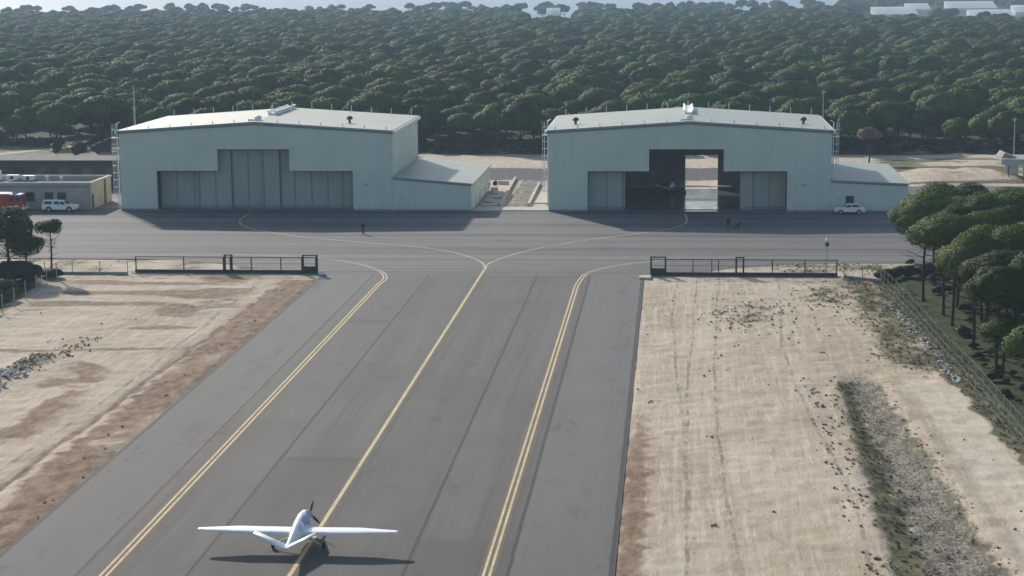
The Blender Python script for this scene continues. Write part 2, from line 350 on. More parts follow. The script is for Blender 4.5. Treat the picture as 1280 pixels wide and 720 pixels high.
# right verge
rust = np.maximum(rust, band(X + wob2 * 2.4, -3.6, -1.7, .8) * (1 - sst(130, 172, Yg + wob * 14)) * .95)
rust = np.maximum(rust, band(Xw, -4, 9, 3) * sst(.56, .7, VN3.fbm(X * .10, Yg * .05)) * .38)
dl = 14.4 - (169 - Yg) * .022; dr = 17.8 + (169 - Yg) * .038
din = (1 - sst(164, 170, Yg + wob * 5)); dd = sst(-.7, .7, X - dl + wob2 * 1.4) * (1 - sst(-.8, .8, X - dr + wob2 * 1.5)) * din
t = np.clip((X - dl) / (dr - dl), 0, 1)
grav = np.maximum(grav, dd * sst(.24, .42, t + wob2 * .25)); veg = np.maximum(veg, dd * (1 - sst(.28, .46, t + wob2 * .35)) * .95)
veg = np.maximum(veg, dd * sst(.82, .95, t + wob2 * .3) * .8)
Z -= dd * np.sin(np.pi * t) * .42 - dd * wob2 * .5
Z += .22 * np.exp(-((X - dr - .8) / .8) ** 2) * din
gp = band(X - wob * 5, 19.6, 27, 1.3) * sst(168, 176, Yg + wob * 6) * (Yg < 224); veg = np.maximum(veg, gp * (.78 + wob * 1.4)); Z += gp * wob2 * .4
veg = np.maximum(veg, .46 * np.exp(-((X - 8.5) / 4.5) ** 2 - ((Yg - 200) / 9) ** 2) * (1 + wob2 * 2.5)); veg = np.maximum(veg, .7 * np.exp(-((X - 17) / 3.5) ** 2 - ((Yg - 212) / 8) ** 2) * (1 + wob2 * 2))
trk = band(X, 20.4 + (165 - Yg) * .03, 25.2, .8) * (Yg < 168); pale = np.maximum(pale, trk * .75)
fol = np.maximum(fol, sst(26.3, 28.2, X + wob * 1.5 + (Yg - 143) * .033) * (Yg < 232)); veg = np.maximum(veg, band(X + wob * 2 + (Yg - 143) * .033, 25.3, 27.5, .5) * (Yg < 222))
# strips before the apron
sr = (X > -1) * band(Yg + wob * 1.5, 226, 235.4, .5) * (X < 60); veg = np.maximum(veg, sr * (.38 + wob * 1.2)); pale = np.maximum(pale, sr * (.35 - wob))
sl_ = (X < -44) * band(Yg, 224, 236.5, .5); veg = np.maximum(veg, sl_ * (.40 + wob * 1.5)); pale = np.maximum(pale, sl_ * (.4 - wob))
fol = np.maximum(fol, (X > 30) * band(Yg, 222, 246, 2) * (X < 80))
# yard between and behind the hangars
back = (Yg > 288)
pale = np.maximum(pale, back * band(X, -31, -18, .3) * (Yg < 330) * .45)
tarm = np.maximum(tarm, back * band(X, -26.2, -22, .2) * (Yg < 336) * .6)
tarm = np.maximum(tarm, band(Yw, 331, 352, 1.) * band(X, -90, 33, 4))
pale = np.maximum(pale, band(Yw, 354, 371, 1.5) * (X > -85) * .40)
tarm = np.maximum(tarm, back * (X > 33) * (Yg < 322) * (.8 + 0 * X))
mound = np.exp(-(((X - 50) / 10) ** 4) - ((Yg - 338) / 10) ** 2) * (1.5 + wob * 1.8); Z += mound * .8
veg = np.maximum(veg, band(X, 36, 62, 2) * band(Yg + wob * 4, 345, 355, 1.5) * .85); veg = np.maximum(veg, (X > 34) * band(Yg, 326, 372, 2) * np.clip((VN3.fbm(X * .12, Yg * .2) - .42) * 4, 0, .8))
tarm = np.maximum(tarm, band(X, 33, 62, 1) * band(Yg, 325, 327.5, .5) * .9)
veg = np.maximum(veg, (X < -86) * (Yg > 300) * .62)
pathl = np.exp(-((Yg - (384 + (X + 134) * 1.7)) / 2.2) ** 2) * (X < -112) + band(Yg, 373.5, 376, .6) * (X < -100); pale = np.maximum(pale, pathl * 1.1); veg *= 1 - np.clip(pathl, 0, 1)
veg = np.maximum(veg, 0)
fe = np.where(X < -96, 398 + (X + 96) * -.02, 378 + wob * 6)
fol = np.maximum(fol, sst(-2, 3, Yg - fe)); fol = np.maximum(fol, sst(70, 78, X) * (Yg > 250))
# keep the soil below every paved sheet and building
paved = np.maximum(band(X, -41.9, -3.2, .05) * (Yg < 228), ((Yg > 224) & (Yg < 321)).astype(float) * (X > -175) * ((X < -1) | (Yg > 236)) * ((X > -44) | (Yg > 236)))
paved = np.maximum(paved, 0) * (1 - 0 * X)
inside = (Yg > 223) & (Yg < 289)
Z = np.where(paved > .5, np.minimum(Z, -.12), Z)
Z = np.where((Yg > 289) & (Yg < 322), np.where(((X > HX1 - 1) & (X < -29)) | ((X > HX2 - 1) & (X < 36)), -.15, np.clip(Z, -.1, .05) * 0 + -.01), Z)
edge_m = np.minimum.reduce([sst(0, 8, X - xs[0]), sst(0, 8, xs[-1] - X), sst(0, 6, Yg - ys[0]), sst(0, 12, ys[-1] - Yg)])
Z *= edge_m; Z += -.02
Z = np.where(edge_m <= 0, -.02, Z)
nx_, ny_ = X.shape
idx = np.arange(nx_ * ny_).reshape(nx_, ny_)
quads = np.stack([idx[:-1, :-1], idx[1:, :-1], idx[1:, 1:], idx[:-1, 1:]], -1).reshape(-1, 4)
V = np.stack([X, Yg, Z], -1).reshape(-1, 3)
c00, c10, c11, c01 = idx[0, 0], idx[-1, 0], idx[-1, -1], idx[0, -1]
L0 = len(V); GX, GY0, GY1 = 2600, -180, 5200
V = np.vstack([V, [(-GX, GY0, -.02), (GX, GY0, -.02), (GX, GY1, -.02), (-GX, GY1, -.02)]])
quads = np.vstack([quads, [(L0, L0 + 1, c10, c00), (L0 + 1, L0 + 2, c11, c10), (L0 + 2, L0 + 3, c01, c11), (L0 + 3, L0, c00, c01)]])
me = np_mesh('ground', V, quads, [M_ground])
for nm, chans in (('zone_a', (veg, pale, grav)), ('zone_b', (rust, tarm, fol))):
    a = me.attributes.new(nm, 'FLOAT_COLOR', 'POINT'); d = np.zeros((len(V), 4), np.float32); d[:, 3] = 1
    for k, q in enumerate(chans): d[:L0, k] = np.clip(q, 0, 1).ravel()
    if nm == 'zone_b': d[L0:, 2] = 1
    a.data.foreach_set('color', d.ravel())
me.polygons.foreach_set('use_smooth', np.ones(len(quads), bool))
ground = bpy.data.objects.new('ground', me); C.objects.link(ground); tag(ground, kind='structure')

def height(x, y):
    i = np.clip(np.searchsorted(xs, x) - 1, 0, nx_ - 2); j = np.clip(np.searchsorted(ys, y) - 1, 0, ny_ - 2); return float(Z[i, j])

def sheet(name, poly, z, mat):
    b = MB(); b.add([(x, y, z) for x, y in poly], [tuple(range(len(poly)))]); return tag(b.build(name, mat), kind='structure')
TX0, TX1 = -41.8, -3.35
sheet('taxiway', [(TX0, 80), (TX1, 80), (TX1, 225.2), (TX0, 225.2)], .0, M_taxi)
sheet('apron', [(-175, 236.8), (-67, 236.8), (-61, 235.6), (-54, 232.0), (-48.5, 227.6), (-44.6, 225.2), (-.6, 225.2), (2.5, 227.0), (7, 231.2), (13, 234.4), (20, 235.6), (70, 236.2), (70, 321), (35.6, 321), (35.6, 287.2), (-18.6, 287.2), (-30.2, 287.2), (-84.4, 287.2), (-84.4, 321), (-175, 321)], .0, M_apron)
b = MB(); b.prism([(-30.0, 287.6), (-18.75, 287.6), (-18.75, 291.6), (-30.0, 291.6)], 'z', -.1, .13); tag(b.build('pavement', M_conc), kind='structure')
for x0, y0, x1, y1 in ((-29.6, 294, -27.0, 313), (-21.6, 297, -18.8, 312)):
    b = MB(); b.box(x0, x1, y0, y1, -.1, .12); tag(b.build('pavement', M_conc), kind='structure')

# painted lines
def ribbon(b, pts, wd, z, off=0., mi=0):
    pts = [Vector((p[0], p[1], 0)) for p in pts]; vs = []
    for i, p in enumerate(pts):
        t = (pts[min(i + 1, len(pts) - 1)] - pts[max(i - 1, 0)]).normalized(); nn = Vector((-t.y, t.x, 0))
        for s_ in (-1, 1):
            q = p + nn * (off + s_ * wd / 2); vs.append((q.x, q.y, z))
    b.add(vs, [(2 * i, 2 * i + 1, 2 * i + 3, 2 * i + 2) for i in range(len(pts) - 1)], mi)
def smooth(pts, k=8):
    out = []
    P = [Vector((*p, 0)) for p in pts]; P = [2 * P[0] - P[1]] + P + [2 * P[-1] - P[-2]]
    for i in range(1, len(P) - 2):
        for t in range(k):
            t /= k; a, b_, c, d = P[i - 1:i + 3]
            out.append(tuple((.5 * ((2 * b_) + (c - a) * t + (2 * a - 5 * b_ + 4 * c - d) * t * t + (3 * b_ - a - 3 * c + d) * t ** 3))[:2]))
    return out + [pts[-1]]
def line(x, ya, yb): return [(x, ya + (yb - ya) * i / 40) for i in range(41)]
cl = line(-22.8, 80, 229) + smooth([(-22.75, 230.5), g(609, 331), g(620, 325.6), g(642, 318), g(677, 309.5), g(734, 300), g(795, 292), g(838, 286), g(857, 279), g(858, 272), g(856, 267)])
cl2 = smooth([g(606, 335), g(603, 329), g(593, 323.5), g(572, 317), g(545, 311.5), g(500, 306.5), g(455, 303), g(401, 298.5), g(357, 293.5), g(320, 287.5), g(303, 281), g(300, 275), g(312, 267)])
el = line(-34.0, 80, 216) + smooth([(-34.0, 218), g(481, 349), g(480, 343), g(472, 337.5), g(455, 331.5), g(430, 326.5), g(400, 323), g(350, 320), g(290, 318)])
er = line(-11.0, 80, 216) + smooth([(-11.0, 218), g(726, 349), g(731, 343.5), g(742, 338.5), g(762, 333.5), g(785, 330), g(812, 327), g(850, 323)])
b = MB(); ribbon(b, cl[:46], .62, .004); tag(b.build('taxiway_marking_border', M_border), kind='structure')
b = MB(); ribbon(b, cl[:48], .26, .008); tag(b.build('taxiway_marking', M_yellow), kind='structure')
b = MB(); ribbon(b, cl[47:], .26, .008); ribbon(b, cl2, .26, .012); tag(b.build('apron_marking', M_faded), kind='structure')
for e in (el, er):
    b = MB(); ribbon(b, e[:44], .95, .004); tag(b.build('taxiway_marking_border', M_border), kind='structure')
    b = MB(); ribbon(b, e[:60], .17, .008, -.19); ribbon(b, e[:60], .17, .008, .19); tag(b.build('taxiway_marking', M_yellow), kind='structure')
    b = MB(); ribbon(b, e[59:], .17, .008, -.19); ribbon(b, e[59:], .17, .008, .19); tag(b.build('apron_marking', M_faded), kind='structure')

# pale sheet beyond the forest, its blue colour standing in for far haze
sheet('far_haze_sheet', [(-2400, 1530), (-420, 1490), (-250, 1560), (-60, 1500), (40, 1600), (150, 1860), (900, 2700), (2400, 2900), (2400, 4200), (-2400, 4200)], .05, M_farhaze)

# ================================================================== HANGARS
def hangar(name, label, x0, door, panels, open_back, annex, door_open):
    """door = (a, b, c, d, lower, upper) measured from x0; origin at the left front corner"""
    root = thing(name, label, 'hangar', (x0, HY, 0))
    W, D, E, A = HW, HD, 12.0, 13.35; a, b_, c, d, lo, up = door; T = .35
    def bp(nm, mb, mat, par=root, **k): return mb.build(nm, mat, par, **k)
    q = MB(); q.prism([(0, 0), (a, 0), (a, lo), (b_, lo), (b_, up), (c, up), (c, lo), (d, lo), (d, 0), (W, 0), (W, E), (W / 2, A), (0, E)], 'y', 0, T)
    bp('wall', q, M_wallx)
    for x in (0, W - .3):
        q = MB(); q.box(x, x + .3, T + .004, D - T - .004, 0, E - .02); bp('wall', q, M_wally)
    q = MB()
    if open_back:
        o0, o1, oh = open_back
        q.prism([(0, 0), (o0, 0), (o0, oh), (o1, oh), (o1, 0), (W, 0), (W, E), (W / 2, A), (0, E)], 'y', D - T, D)
    else: q.prism([(0, 0), (W, 0), (W, E), (W / 2, A), (0, E)], 'y', D - T, D)
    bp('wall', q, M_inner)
    # roof: two thin slopes with a verge
    sl_ = (A - E) / (W / 2)
    for s_ in (0, 1):
        q = MB(); xa, xb = (-.35, W / 2 - .002) if s_ == 0 else (W / 2 + .002, W + .35)
        zf = lambda x: (E + sl_ * x if s_ == 0 else E + sl_ * (W - x))
        q.add([(xa, -.25, zf(xa) + .03), (xb, -.25, zf(xb) + .03), (xb, D + .25, zf(xb) + .03), (xa, D + .25, zf(xa) + .03),
               (xa, -.25, zf(xa) + .26), (xb, -.25, zf(xb) + .26), (xb, D + .25, zf(xb) + .26), (xa, D + .25, zf(xa) + .26)],
              [(0, 3, 2, 1), (4, 5, 6, 7), (0, 1, 5, 4), (1, 2, 6, 5), (2, 3, 7, 6), (3, 0, 4, 7)]); r_ = bp('roof', q, M_roof)
    zr = lambda x: E + sl_ * min(x, W - x) + .26
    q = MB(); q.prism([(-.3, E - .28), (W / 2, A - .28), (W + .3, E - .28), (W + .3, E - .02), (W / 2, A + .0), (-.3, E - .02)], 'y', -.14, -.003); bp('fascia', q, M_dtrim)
    for x in (-.62, W + .30):
        q = MB(); q.box(x, x + .32, -.2, D + .2, E - .30, E + .12); gt = bp('gutter', q, M_trim)
    for x in (-.16, W + .02):
        for y in (.5, D - .5):
            q = MB(); q.box(x, x + .14, y, y + .14, 0, E - .3); bp('downpipe', q, M_trim)
    # corner and plinth trim
    for xa, xb in ((0, a), (d, W)):
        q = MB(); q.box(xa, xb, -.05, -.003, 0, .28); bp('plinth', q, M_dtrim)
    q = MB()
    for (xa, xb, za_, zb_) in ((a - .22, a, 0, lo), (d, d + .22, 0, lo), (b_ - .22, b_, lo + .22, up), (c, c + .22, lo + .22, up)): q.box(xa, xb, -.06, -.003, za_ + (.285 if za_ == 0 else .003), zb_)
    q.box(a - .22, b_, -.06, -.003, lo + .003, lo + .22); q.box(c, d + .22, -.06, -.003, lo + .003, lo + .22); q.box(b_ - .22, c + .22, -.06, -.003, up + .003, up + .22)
    bp('door_surround', q, M_wallx)
    # safety posts along both roof edges
    for k in range(13):
        x = .9 + k * (W - 1.8) / 12
        q = MB(); z = zr(x); q.tube([(x, D - .1, z), (x, D - .1, z + 1.0)], .06, 6); q.box(x - .10, x + .10, D - .2, D, z, z + .12); bp('roof_post', q, M_trim)
        q = MB(); q.tube([(x, 1.6, z - .02), (x, 1.6, z + .42)], .05, 6); q.box(x - .12, x + .12, 1.48, 1.72, z, z + .06); bp('roof_post', q, M_galv)
    # ridge ventilators
    for ya, yb in ((13.5, 25.5), (26.3, 29.4)):
        q = MB(); x = W / 2; z = zr(x) - .05
        q.prism([(x - .6, z), (x - .62, z + .45), (x - .8, z + .62), (x - .55, z + .70), (x - .35, z + .34), (x + .35, z + .34), (x + .55, z + .70), (x + .8, z + .62), (x + .62, z + .45), (x + .6, z)], 'y', ya, yb); bp('ridge_vent', q, M_white)
    q = MB(); q.lathe([(.5, z), (.5, z + .3), (.66, z + .36), (.56, z + .6), (.25, z + .74), (.02, z + .78)], x, 3.2, 16); q.box(x - 1.3, x + .4, 2.0, 2.5, z, z + .25); bp('roof_fan', q, M_white, smooth=False)
    for x in ((3.6, W - 3.6) if open_back else (W - 7.6,)):
        q = MB(); z = zr(x); q.lathe([(.2, z - .05), (.2, z + .5), (.48, z + .55), (.52, z + .8), (.3, z + 1.05), (.02, z + 1.1)], x, 8.2, 12); bp('roof_cowl', q, M_dark)
    # caged ladders at the eaves
    for s_ in ((-1, 1) if open_back else (-1,)):
        x = 0 if s_ < 0 else W; y0 = (5.5 if open_back else .9) if s_ < 0 else 3.0; q = MB(); zb_ = .2 if s_ < 0 else 4.4
        for dy in (-.35, .35): q.tube([(x + s_ * .55, y0 + dy, zb_), (x + s_ * .55, y0 + dy, E + 1.2), (x + s_ * .1, y0 + dy, E + 1.45)], .06, 6)
        z = zb_ + .3
        while z < E + 1.0: q.tube([(x + s_ * .55, y0 - .35, z), (x + s_ * .55, y0 + .35, z)], .03, 5); z += .38
        for z in np.arange(zb_ + 2.2, E + 1.2, 1.1): q.tube([(x + s_ * .55, y0 - .35, z), (x + s_ * 1.05, y0 - .40, z), (x + s_ * 1.35, y0, z), (x + s_ * 1.05, y0 + .40, z), (x + s_ * .55, y0 + .35, z)], .035, 5)
        for dy, dx in ((-.4, 1.05), (0, 1.35), (.4, 1.05)): q.tube([(x + s_ * dx, y0 + dy, zb_ + 2.2), (x + s_ * dx, y0 + dy, E + 1.2)], .03, 5)
        q.box(min(x + s_ * .1, x + s_ * 1.4), max(x + s_ * .1, x + s_ * 1.4), y0 - .5, y0 + .5, E - 1.0, E - .92)
        bp('ladder', q, M_trim)
    # sliding door leaves on two tracks
    for i, (xa, xb, h, tr) in enumerate(panels):
        y = 1.75 + .55 * tr; q = MB(); q.box(xa + .06, xb - .06, y, y + .14, .55, h); pn = bp('door_panel', q, M_door)
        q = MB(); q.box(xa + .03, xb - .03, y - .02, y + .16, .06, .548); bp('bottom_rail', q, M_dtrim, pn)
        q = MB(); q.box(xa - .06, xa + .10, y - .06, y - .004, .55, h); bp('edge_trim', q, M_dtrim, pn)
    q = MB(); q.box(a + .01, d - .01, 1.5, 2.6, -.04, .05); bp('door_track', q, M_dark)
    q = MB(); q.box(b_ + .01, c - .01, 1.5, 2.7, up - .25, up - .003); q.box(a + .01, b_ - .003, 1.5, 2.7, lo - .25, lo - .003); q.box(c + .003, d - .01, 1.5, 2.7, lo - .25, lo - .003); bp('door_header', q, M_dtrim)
    # floor and the frame inside
    q = MB(); q.box(.32, W - .32, T + .01, D + .4, -.1, .03); bp('floor', q, M_floor)
    if door_open:
        for y in (7.5, 15, 22.5):
            q = MB(); q.tube([(.55, y, 0), (.55, y, E - .6), (W / 2, y, A - .6), (W - .55, y, E - .6), (W - .55, y, 0)], .22, 4); bp('steel_frame', q, M_galv)
        o0, o1, oh = open_back
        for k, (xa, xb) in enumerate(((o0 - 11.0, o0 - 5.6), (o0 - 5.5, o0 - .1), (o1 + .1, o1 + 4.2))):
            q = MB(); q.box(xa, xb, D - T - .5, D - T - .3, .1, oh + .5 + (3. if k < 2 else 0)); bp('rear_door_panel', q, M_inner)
    # lean-to annex
    aw, h0, h1 = annex; ax = bp('annex', (lambda q: (q.prism([(W + .002, 0), (W + aw, 0), (W + aw, h1), (W + .002, h0)], 'y', .15, D - .3), q)[1])(MB()), [M_wallx])
    q = MB(); q.prism([(W + .01, h0 + .02), (W + aw + .3, h1 - .0), (W + aw + .3, h1 + .2), (W + .01, h0 + .25)], 'y', -.1, D - .1); bp('annex_roof', q, M_roof, ax)
    q = MB(); q.prism([(W + .3, h0 - .22), (W + aw, h1 - .22), (W + aw, h1 - .02), (W + .3, h0 - .02)], 'y', .06, .147); bp('fascia', q, M_dtrim, ax)
    q = MB(); q.box(W + .16, W + aw + .02, .09, .147, 0, .25); bp('plinth', q, M_dtrim, ax)
    return root, ax

e = .42
pl = [(5.7, 8.2, 6.0, 1), (8.2, 10.9, 6.0, 1), (10.9, 11.9, 6.0, 1), (11.9, 14.4, 6.0, 0), (14.4, 16.9, 9.3, 0), (16.9, 19.4, 9.3, 1), (19.4, 21.9, 9.3, 1), (21.9, 24.4, 9.3, 0), (24.4, 26.6, 9.3, 1), (26.6, 29.2, 6.0, 1), (29.2, 31.7, 6.0, 1), (31.7, 34.2, 6.0, 1), (34.2, 36.0, 6.0, 0)]
h1, ax1 = hangar('hangar', 'pale grey-green metal hangar on the left with its stepped sliding doors closed', HX1, (5.7, 15.2, 26.3, 36.0, 6.1, 9.4), pl, None, (12.1, 5.0, 4.0), False)
pr = [(5.8, 8.6, 6.0, 0), (8.6, 11.0, 6.0, 0), (11.0, 11.45, 6.0, 1), (28.6, 30.5, 6.0, 0), (30.5, 33.0, 6.0, 1), (33.0, 35.5, 6.0, 1)]
h2, ax2 = hangar('hangar', 'pale grey-green metal hangar on the right standing open, daylight showing through its back', HX2, (5.8, 15.0, 26.1, 35.5, 6.1, 9.4), pr, (20.6, 25.9, 5.7), (11.4, 4.6, 4.1), True)
# right annex door, left annex side details
q = MB(); q.box(HW + 2.3, HW + 3.5, .09, .147, .26, 2.45); q.build('door', M_black, ax2)
for yy, hh in ((3, 2.2), (9, 2.2), (16, 2.2), (22, 2.2)):
    q = MB(); q.box(HW + 12.1, HW + 12.16, yy, yy + 1.2, .05, hh); q.build('door', M_white, ax1)
for yy in (5.2, 11.5, 13.5, 19, 25):
    q = MB(); q.box(HW + 12.1, HW + 12.6, yy, yy + 1.0, .9, 1.7); q.box(HW + 12.6, HW + 12.62, yy + .2, yy + .8, 1.0, 1.6); q.build('air_conditioner', M_white, ax1)
for axn in (ax1, ax2):
    q = MB(); q.box(HW + 1.25, HW + 1.5, -.02, .06, 2.0, 2.25); q.build('wall_box', M_galv, axn)
for hh in (h1, h2):
    q = MB(); q.box(HW - 1.6, HW - 1.5, -.10, -.005, .3, 11.6); q.build('downpipe', M_trim, hh)
    q = MB(); q.box(37.6, 38.3, -.08, -.005, 3.9, 4.2); q.build('wall_box', M_galv, hh)

# ================================================================== AIRCRAFT
def drone(label, loc, rz):
    root = thing('drone_aircraft', label, 'aircraft', loc, rz)
    # fuselage: rounded sections (y, half width, bottom, top)
    sec = [(3.95, .10, 1.02, 1.22), (3.75, .24, .86, 1.34), (3.2, .38, .62, 1.62), (2.4, .47, .48, 1.88), (1.4, .50, .44, 1.98), (.4, .48, .46, 1.92), (-.7, .40, .60, 1.74), (-1.7, .27, .82, 1.54), (-2.8, .17, 1.0, 1.36), (-3.7, .13, 1.06, 1.30), (-4.05, .06, 1.12, 1.24)]
    n = 14; q = MB(); vs = []; mats = []
    for y, hw, zb_, zt in sec:
        for k in range(n):
            a_ = 2 * math.pi * k / n; c_, s_ = math.cos(a_), math.sin(a_); ex = .62
            vs.append((hw * (1 - .42 * max(0, s_)) * math.copysign(abs(c_) ** ex, c_), y, (zb_ + zt) / 2 + (zt - zb_) / 2 * math.copysign(abs(s_) ** .85, s_)))
    fs = [(i * n + k, i * n + (k + 1) % n, (i + 1) * n + (k + 1) % n, (i + 1) * n + k) for i in range(len(sec) - 1) for k in range(n)] + [tuple(range(n)), tuple(range((len(sec) - 1) * n, len(sec) * n))[::-1]]
    q.add(vs, fs); fus = q.build('fuselage', M_uav, root, smooth=True)
    for y0, y1, a0, a1, mt in ((.2, 1.5, 8, 62, M_uavb), (1.75, 2.9, 14, 70, M_uavb), (-.9, -.2, 10, 60, M_uavs), (3.0, 3.25, -20, 80, M_dark)):
        for sg in (1, -1):
            q = MB(); vs = []; ny = 6; na = 5
            for iy in range(ny + 1):
                y = y0 + (y1 - y0) * iy / ny; ys_ = [c[0] for c in sec][::-1]; hw = np.interp(y, ys_, [c[1] for c in sec][::-1]); zb_ = np.interp(y, ys_, [c[2] for c in sec][::-1]); zt = np.interp(y, ys_, [c[3] for c in sec][::-1])
                for ia in range(na + 1):
                    a_ = R(a0 + (a1 - a0) * ia / na + (8 * math.sin(iy) if mt is M_uavb else 0)); c_, s_ = math.cos(a_), math.sin(a_)
                    vs.append((sg * (.012 + hw * (1 - .42 * max(0, s_)) * abs(c_) ** .62), y, (zb_ + zt) / 2 + (zt - zb_) / 2 * math.copysign(abs(s_) ** .85, s_) * 1.01))
            q.add(vs, [(iy * (na + 1) + ia, iy * (na + 1) + ia + 1, (iy + 1) * (na + 1) + ia + 1, (iy + 1) * (na + 1) + ia) for iy in range(ny) for ia in range(na)]); q.build('side_panel', mt, fus)
      # wing, one piece with raked taper, aerofoil section
    st = [(-6.35, .50, .62, .06), (-6.2, .60, .58, .07), (-3.9, 1.55, .08, .17), (-.5, 1.75, 0, .20), (.5, 1.75, 0, .20), (3.9, 1.55, .08, .17), (6.2, .60, .58, .07), (6.35, .50, .62, .06)]
    prof = [(0, 0), (.06, .42), (.28, .62), (.6, .42), (1, .02), (.6, -.22), (.25, -.36), (.05, -.28)]
    q = MB(); vs = []
    for x, ch, sw, th in st:
        for u, v in prof: vs.append((x, .80 - sw - u * ch + .02 * 0, 1.14 + abs(x) * .015 + v * th))
    k = len(prof); fs = [(i * k + j, i * k + (j + 1) % k, (i + 1) * k + (j + 1) % k, (i + 1) * k + j) for i in range(len(st) - 1) for j in range(k)] + [tuple(range(k)), tuple(range((len(st) - 1) * k, len(st) * k))[::-1]]
    q.add(vs, fs); wg = q.build('wing', M_uav, root, smooth=True)
    for s_ in (-1, 1):
        q = MB(); ax_, bx_ = [], []
        for i in range(9):
            x = 1.9 + i * .47; xs_ = [c[0] for c in st[4:]]; ch = np.interp(x, xs_, [c[1] for c in st[4:]]); sw = np.interp(x, xs_, [c[2] for c in st[4:]]); th = np.interp(x, xs_, [c[3] for c in st[4:]])
            for lst, u in ((ax_, .70), (bx_, .74)): lst.append((s_ * x, .80 - sw - u * ch, 1.14 + x * .015 + np.interp(u, [.28, .6, 1], [.62, .42, .02]) * th + .008))
        q.add(ax_ + bx_, [(i, i + 1, i + 10, i + 9) for i in range(8)]); q.build('hinge_line', M_uavs, wg)
    # V tail
    for s_ in (-1, 1):
        q = MB(); r0 = Vector((s_ * .05, -3.55, 1.2)); r1 = Vector((s_ * 1.9, -3.85, 2.22)); vs = []
        nrm = Vector((-s_ * .48, 0, .88))
        for P, ch, th in ((r0, 1.15, .13), (r1, .80, .08)):
            for u, v in prof: vs.append(P + Vector((0, -(u - .35) * ch, 0)) + nrm * v * th)
        q.add(vs, [(j, (j + 1) % k, k + (j + 1) % k, k + j) for j in range(k)] + [tuple(range(k)), tuple(range(2 * k - 1, k - 1, -1))]); q.build('tail_fin', M_uav, root, smooth=True)
    # gear
    for s_ in (-1, 1):
        q = MB(); q.tube([(s_ * .35, .1, .75), (s_ * 1.1, .02, .50), (s_ * 1.55, 0, .22)], [.07, .055, .045], 8); lg = q.build('landing_leg', M_uavs, root)
        q = MB(); q.lathe([(.10, -.08), (.20, -.08), (.23, -.04), (.23, .04), (.20, .08), (.10, .08)], 0, .23, 16, 'x'); q.build('wheel', M_rubber, lg).location = (s_ * 1.6, 0, 0)
    q = MB(); q.tube([(0, 2.9, .7), (0, 3.05, .2)], .045, 8); lg = q.build('landing_leg', M_uavs, root)
    q = MB(); q.lathe([(.08, -.06), (.16, -.06), (.185, -.03), (.185, .03), (.16, .06), (.08, .06)], 3.05, .19, 14, 'x'); q.build('wheel', M_rubber, lg)
    # propeller at the nose
    q = MB(); q.lathe([(.13, 3.95), (.12, 4.08), (.07, 4.22), (.01, 4.28)], 0, 1.12, 14, 'y'); pr_ = q.build('propeller', M_dark, root)
    for a_ in (75, 195, 315):
        q = MB(); ca, sa = math.cos(R(a_)), math.sin(R(a_)); vs = []
        for r_, wd, tw in ((.08, .07, 50), (.3, .17, 38), (.62, .16, 24), (.88, .06, 16)):
            for s_ in (-1, 1):
                for t_ in (-.015, .015):
                    u = s_ * wd / 2; vs.append((ca * r_ - sa * u * math.cos(R(tw)), 4.06 + u * math.sin(R(tw)) + t_, 1.12 + sa * r_ + ca * u * math.cos(R(tw))))
        fs = [(0, 1, 3, 2), (12, 14, 15, 13)]
        for i in range(3):
            o = i * 4
            fs += [(o, o + 4, o + 5, o + 1), (o + 1, o + 5, o + 7, o + 3), (o + 3, o + 7, o + 6, o + 2), (o + 2, o + 6, o + 4, o)]
        q.add(vs, fs); q.build('blade', M_black, pr_)
    q = MB(); q.tube([(.15, 1.0, 1.75), (.15, .95, 2.15)], .015, 5); q.build('antenna', M_dark, root)
    return root
d1 = drone('white unmanned aircraft with straight wings and a V tail rolling along the taxiway', (-23.3, 114.7, 0), 0)
d2 = drone('white aircraft parked inside the open hangar, one pale wing showing in the doorway', (-.5, 311.0, .03), R(-3)); d2.scale = (1.56, 1.05, 1.0)

# ================================================================== GATES, FENCES
def gate(label, x0, x1, y, frame_x, double_x, posts, loc):
    root = thing('sliding_gate', label, 'gate', loc); L = lambda x: x - loc[0]
    q = MB(); q.box(L(x0), L(x1), -.16, .16, .10, .48); q.build('bottom_beam', M_black, root)
    q = MB(); q.tube([(L(x0), 0, 2.0), (L(x1), 0, 2.0)], .06, 6); q.tube([(L(x0), 0, 1.25), (L(x1), 0, 1.25)], .02, 6); q.build('top_rail', M_dark, root)
    q = MB(); x = x0 + .2
    while x < x1 - .1: q.tube([(L(x), 0, .48), (L(x), 0, 2.0)], .006, 4); x += .25
    q.build('infill_bars', M_dark, root)
    for px in posts:
        q = MB(); q.box(L(px) - .06, L(px) + .06, -.06, .06, .48, 2.02); q.build('upright', M_dark, root)
    for px in (double_x, frame_x):
        wd = .42 if px == double_x else .85
        q = MB()
        for s_ in (-1, 1): q.box(L(px) + s_ * wd - .10, L(px) + s_ * wd + .10, .22, .42, 0, 2.15)
        q.box(L(px) - wd - .10, L(px) + wd + .10, .22, .42, 2.155, 2.30); q.build('guide_frame', M_black, root)
        q = MB()
        for s_ in (-1, 1): q.box(L(px) + s_ * wd - .09, L(px) + s_ * wd + .09, -.40, -.20, 0, 2.12)
        q.build('guide_frame', M_black, root)
    q = MB(); q.box(L(frame_x) - .8, L(frame_x) + .8, -.18, .20, .485, .95); q.build('motor_box', M_black, root)
    q = MB(); q.box(L(x0) - .3, L(x1) + .3, -.55, .55, -.12, .06); q.build('foundation', M_conc2, root)
    return root
gate('black sliding gate rolled back on the left side of the taxiway', -64.9, -42.6, 225.4, -43.5, -53.5, (-64.8, -58.9, -50.6, -47.0), (-64.9, 225.4, 0))
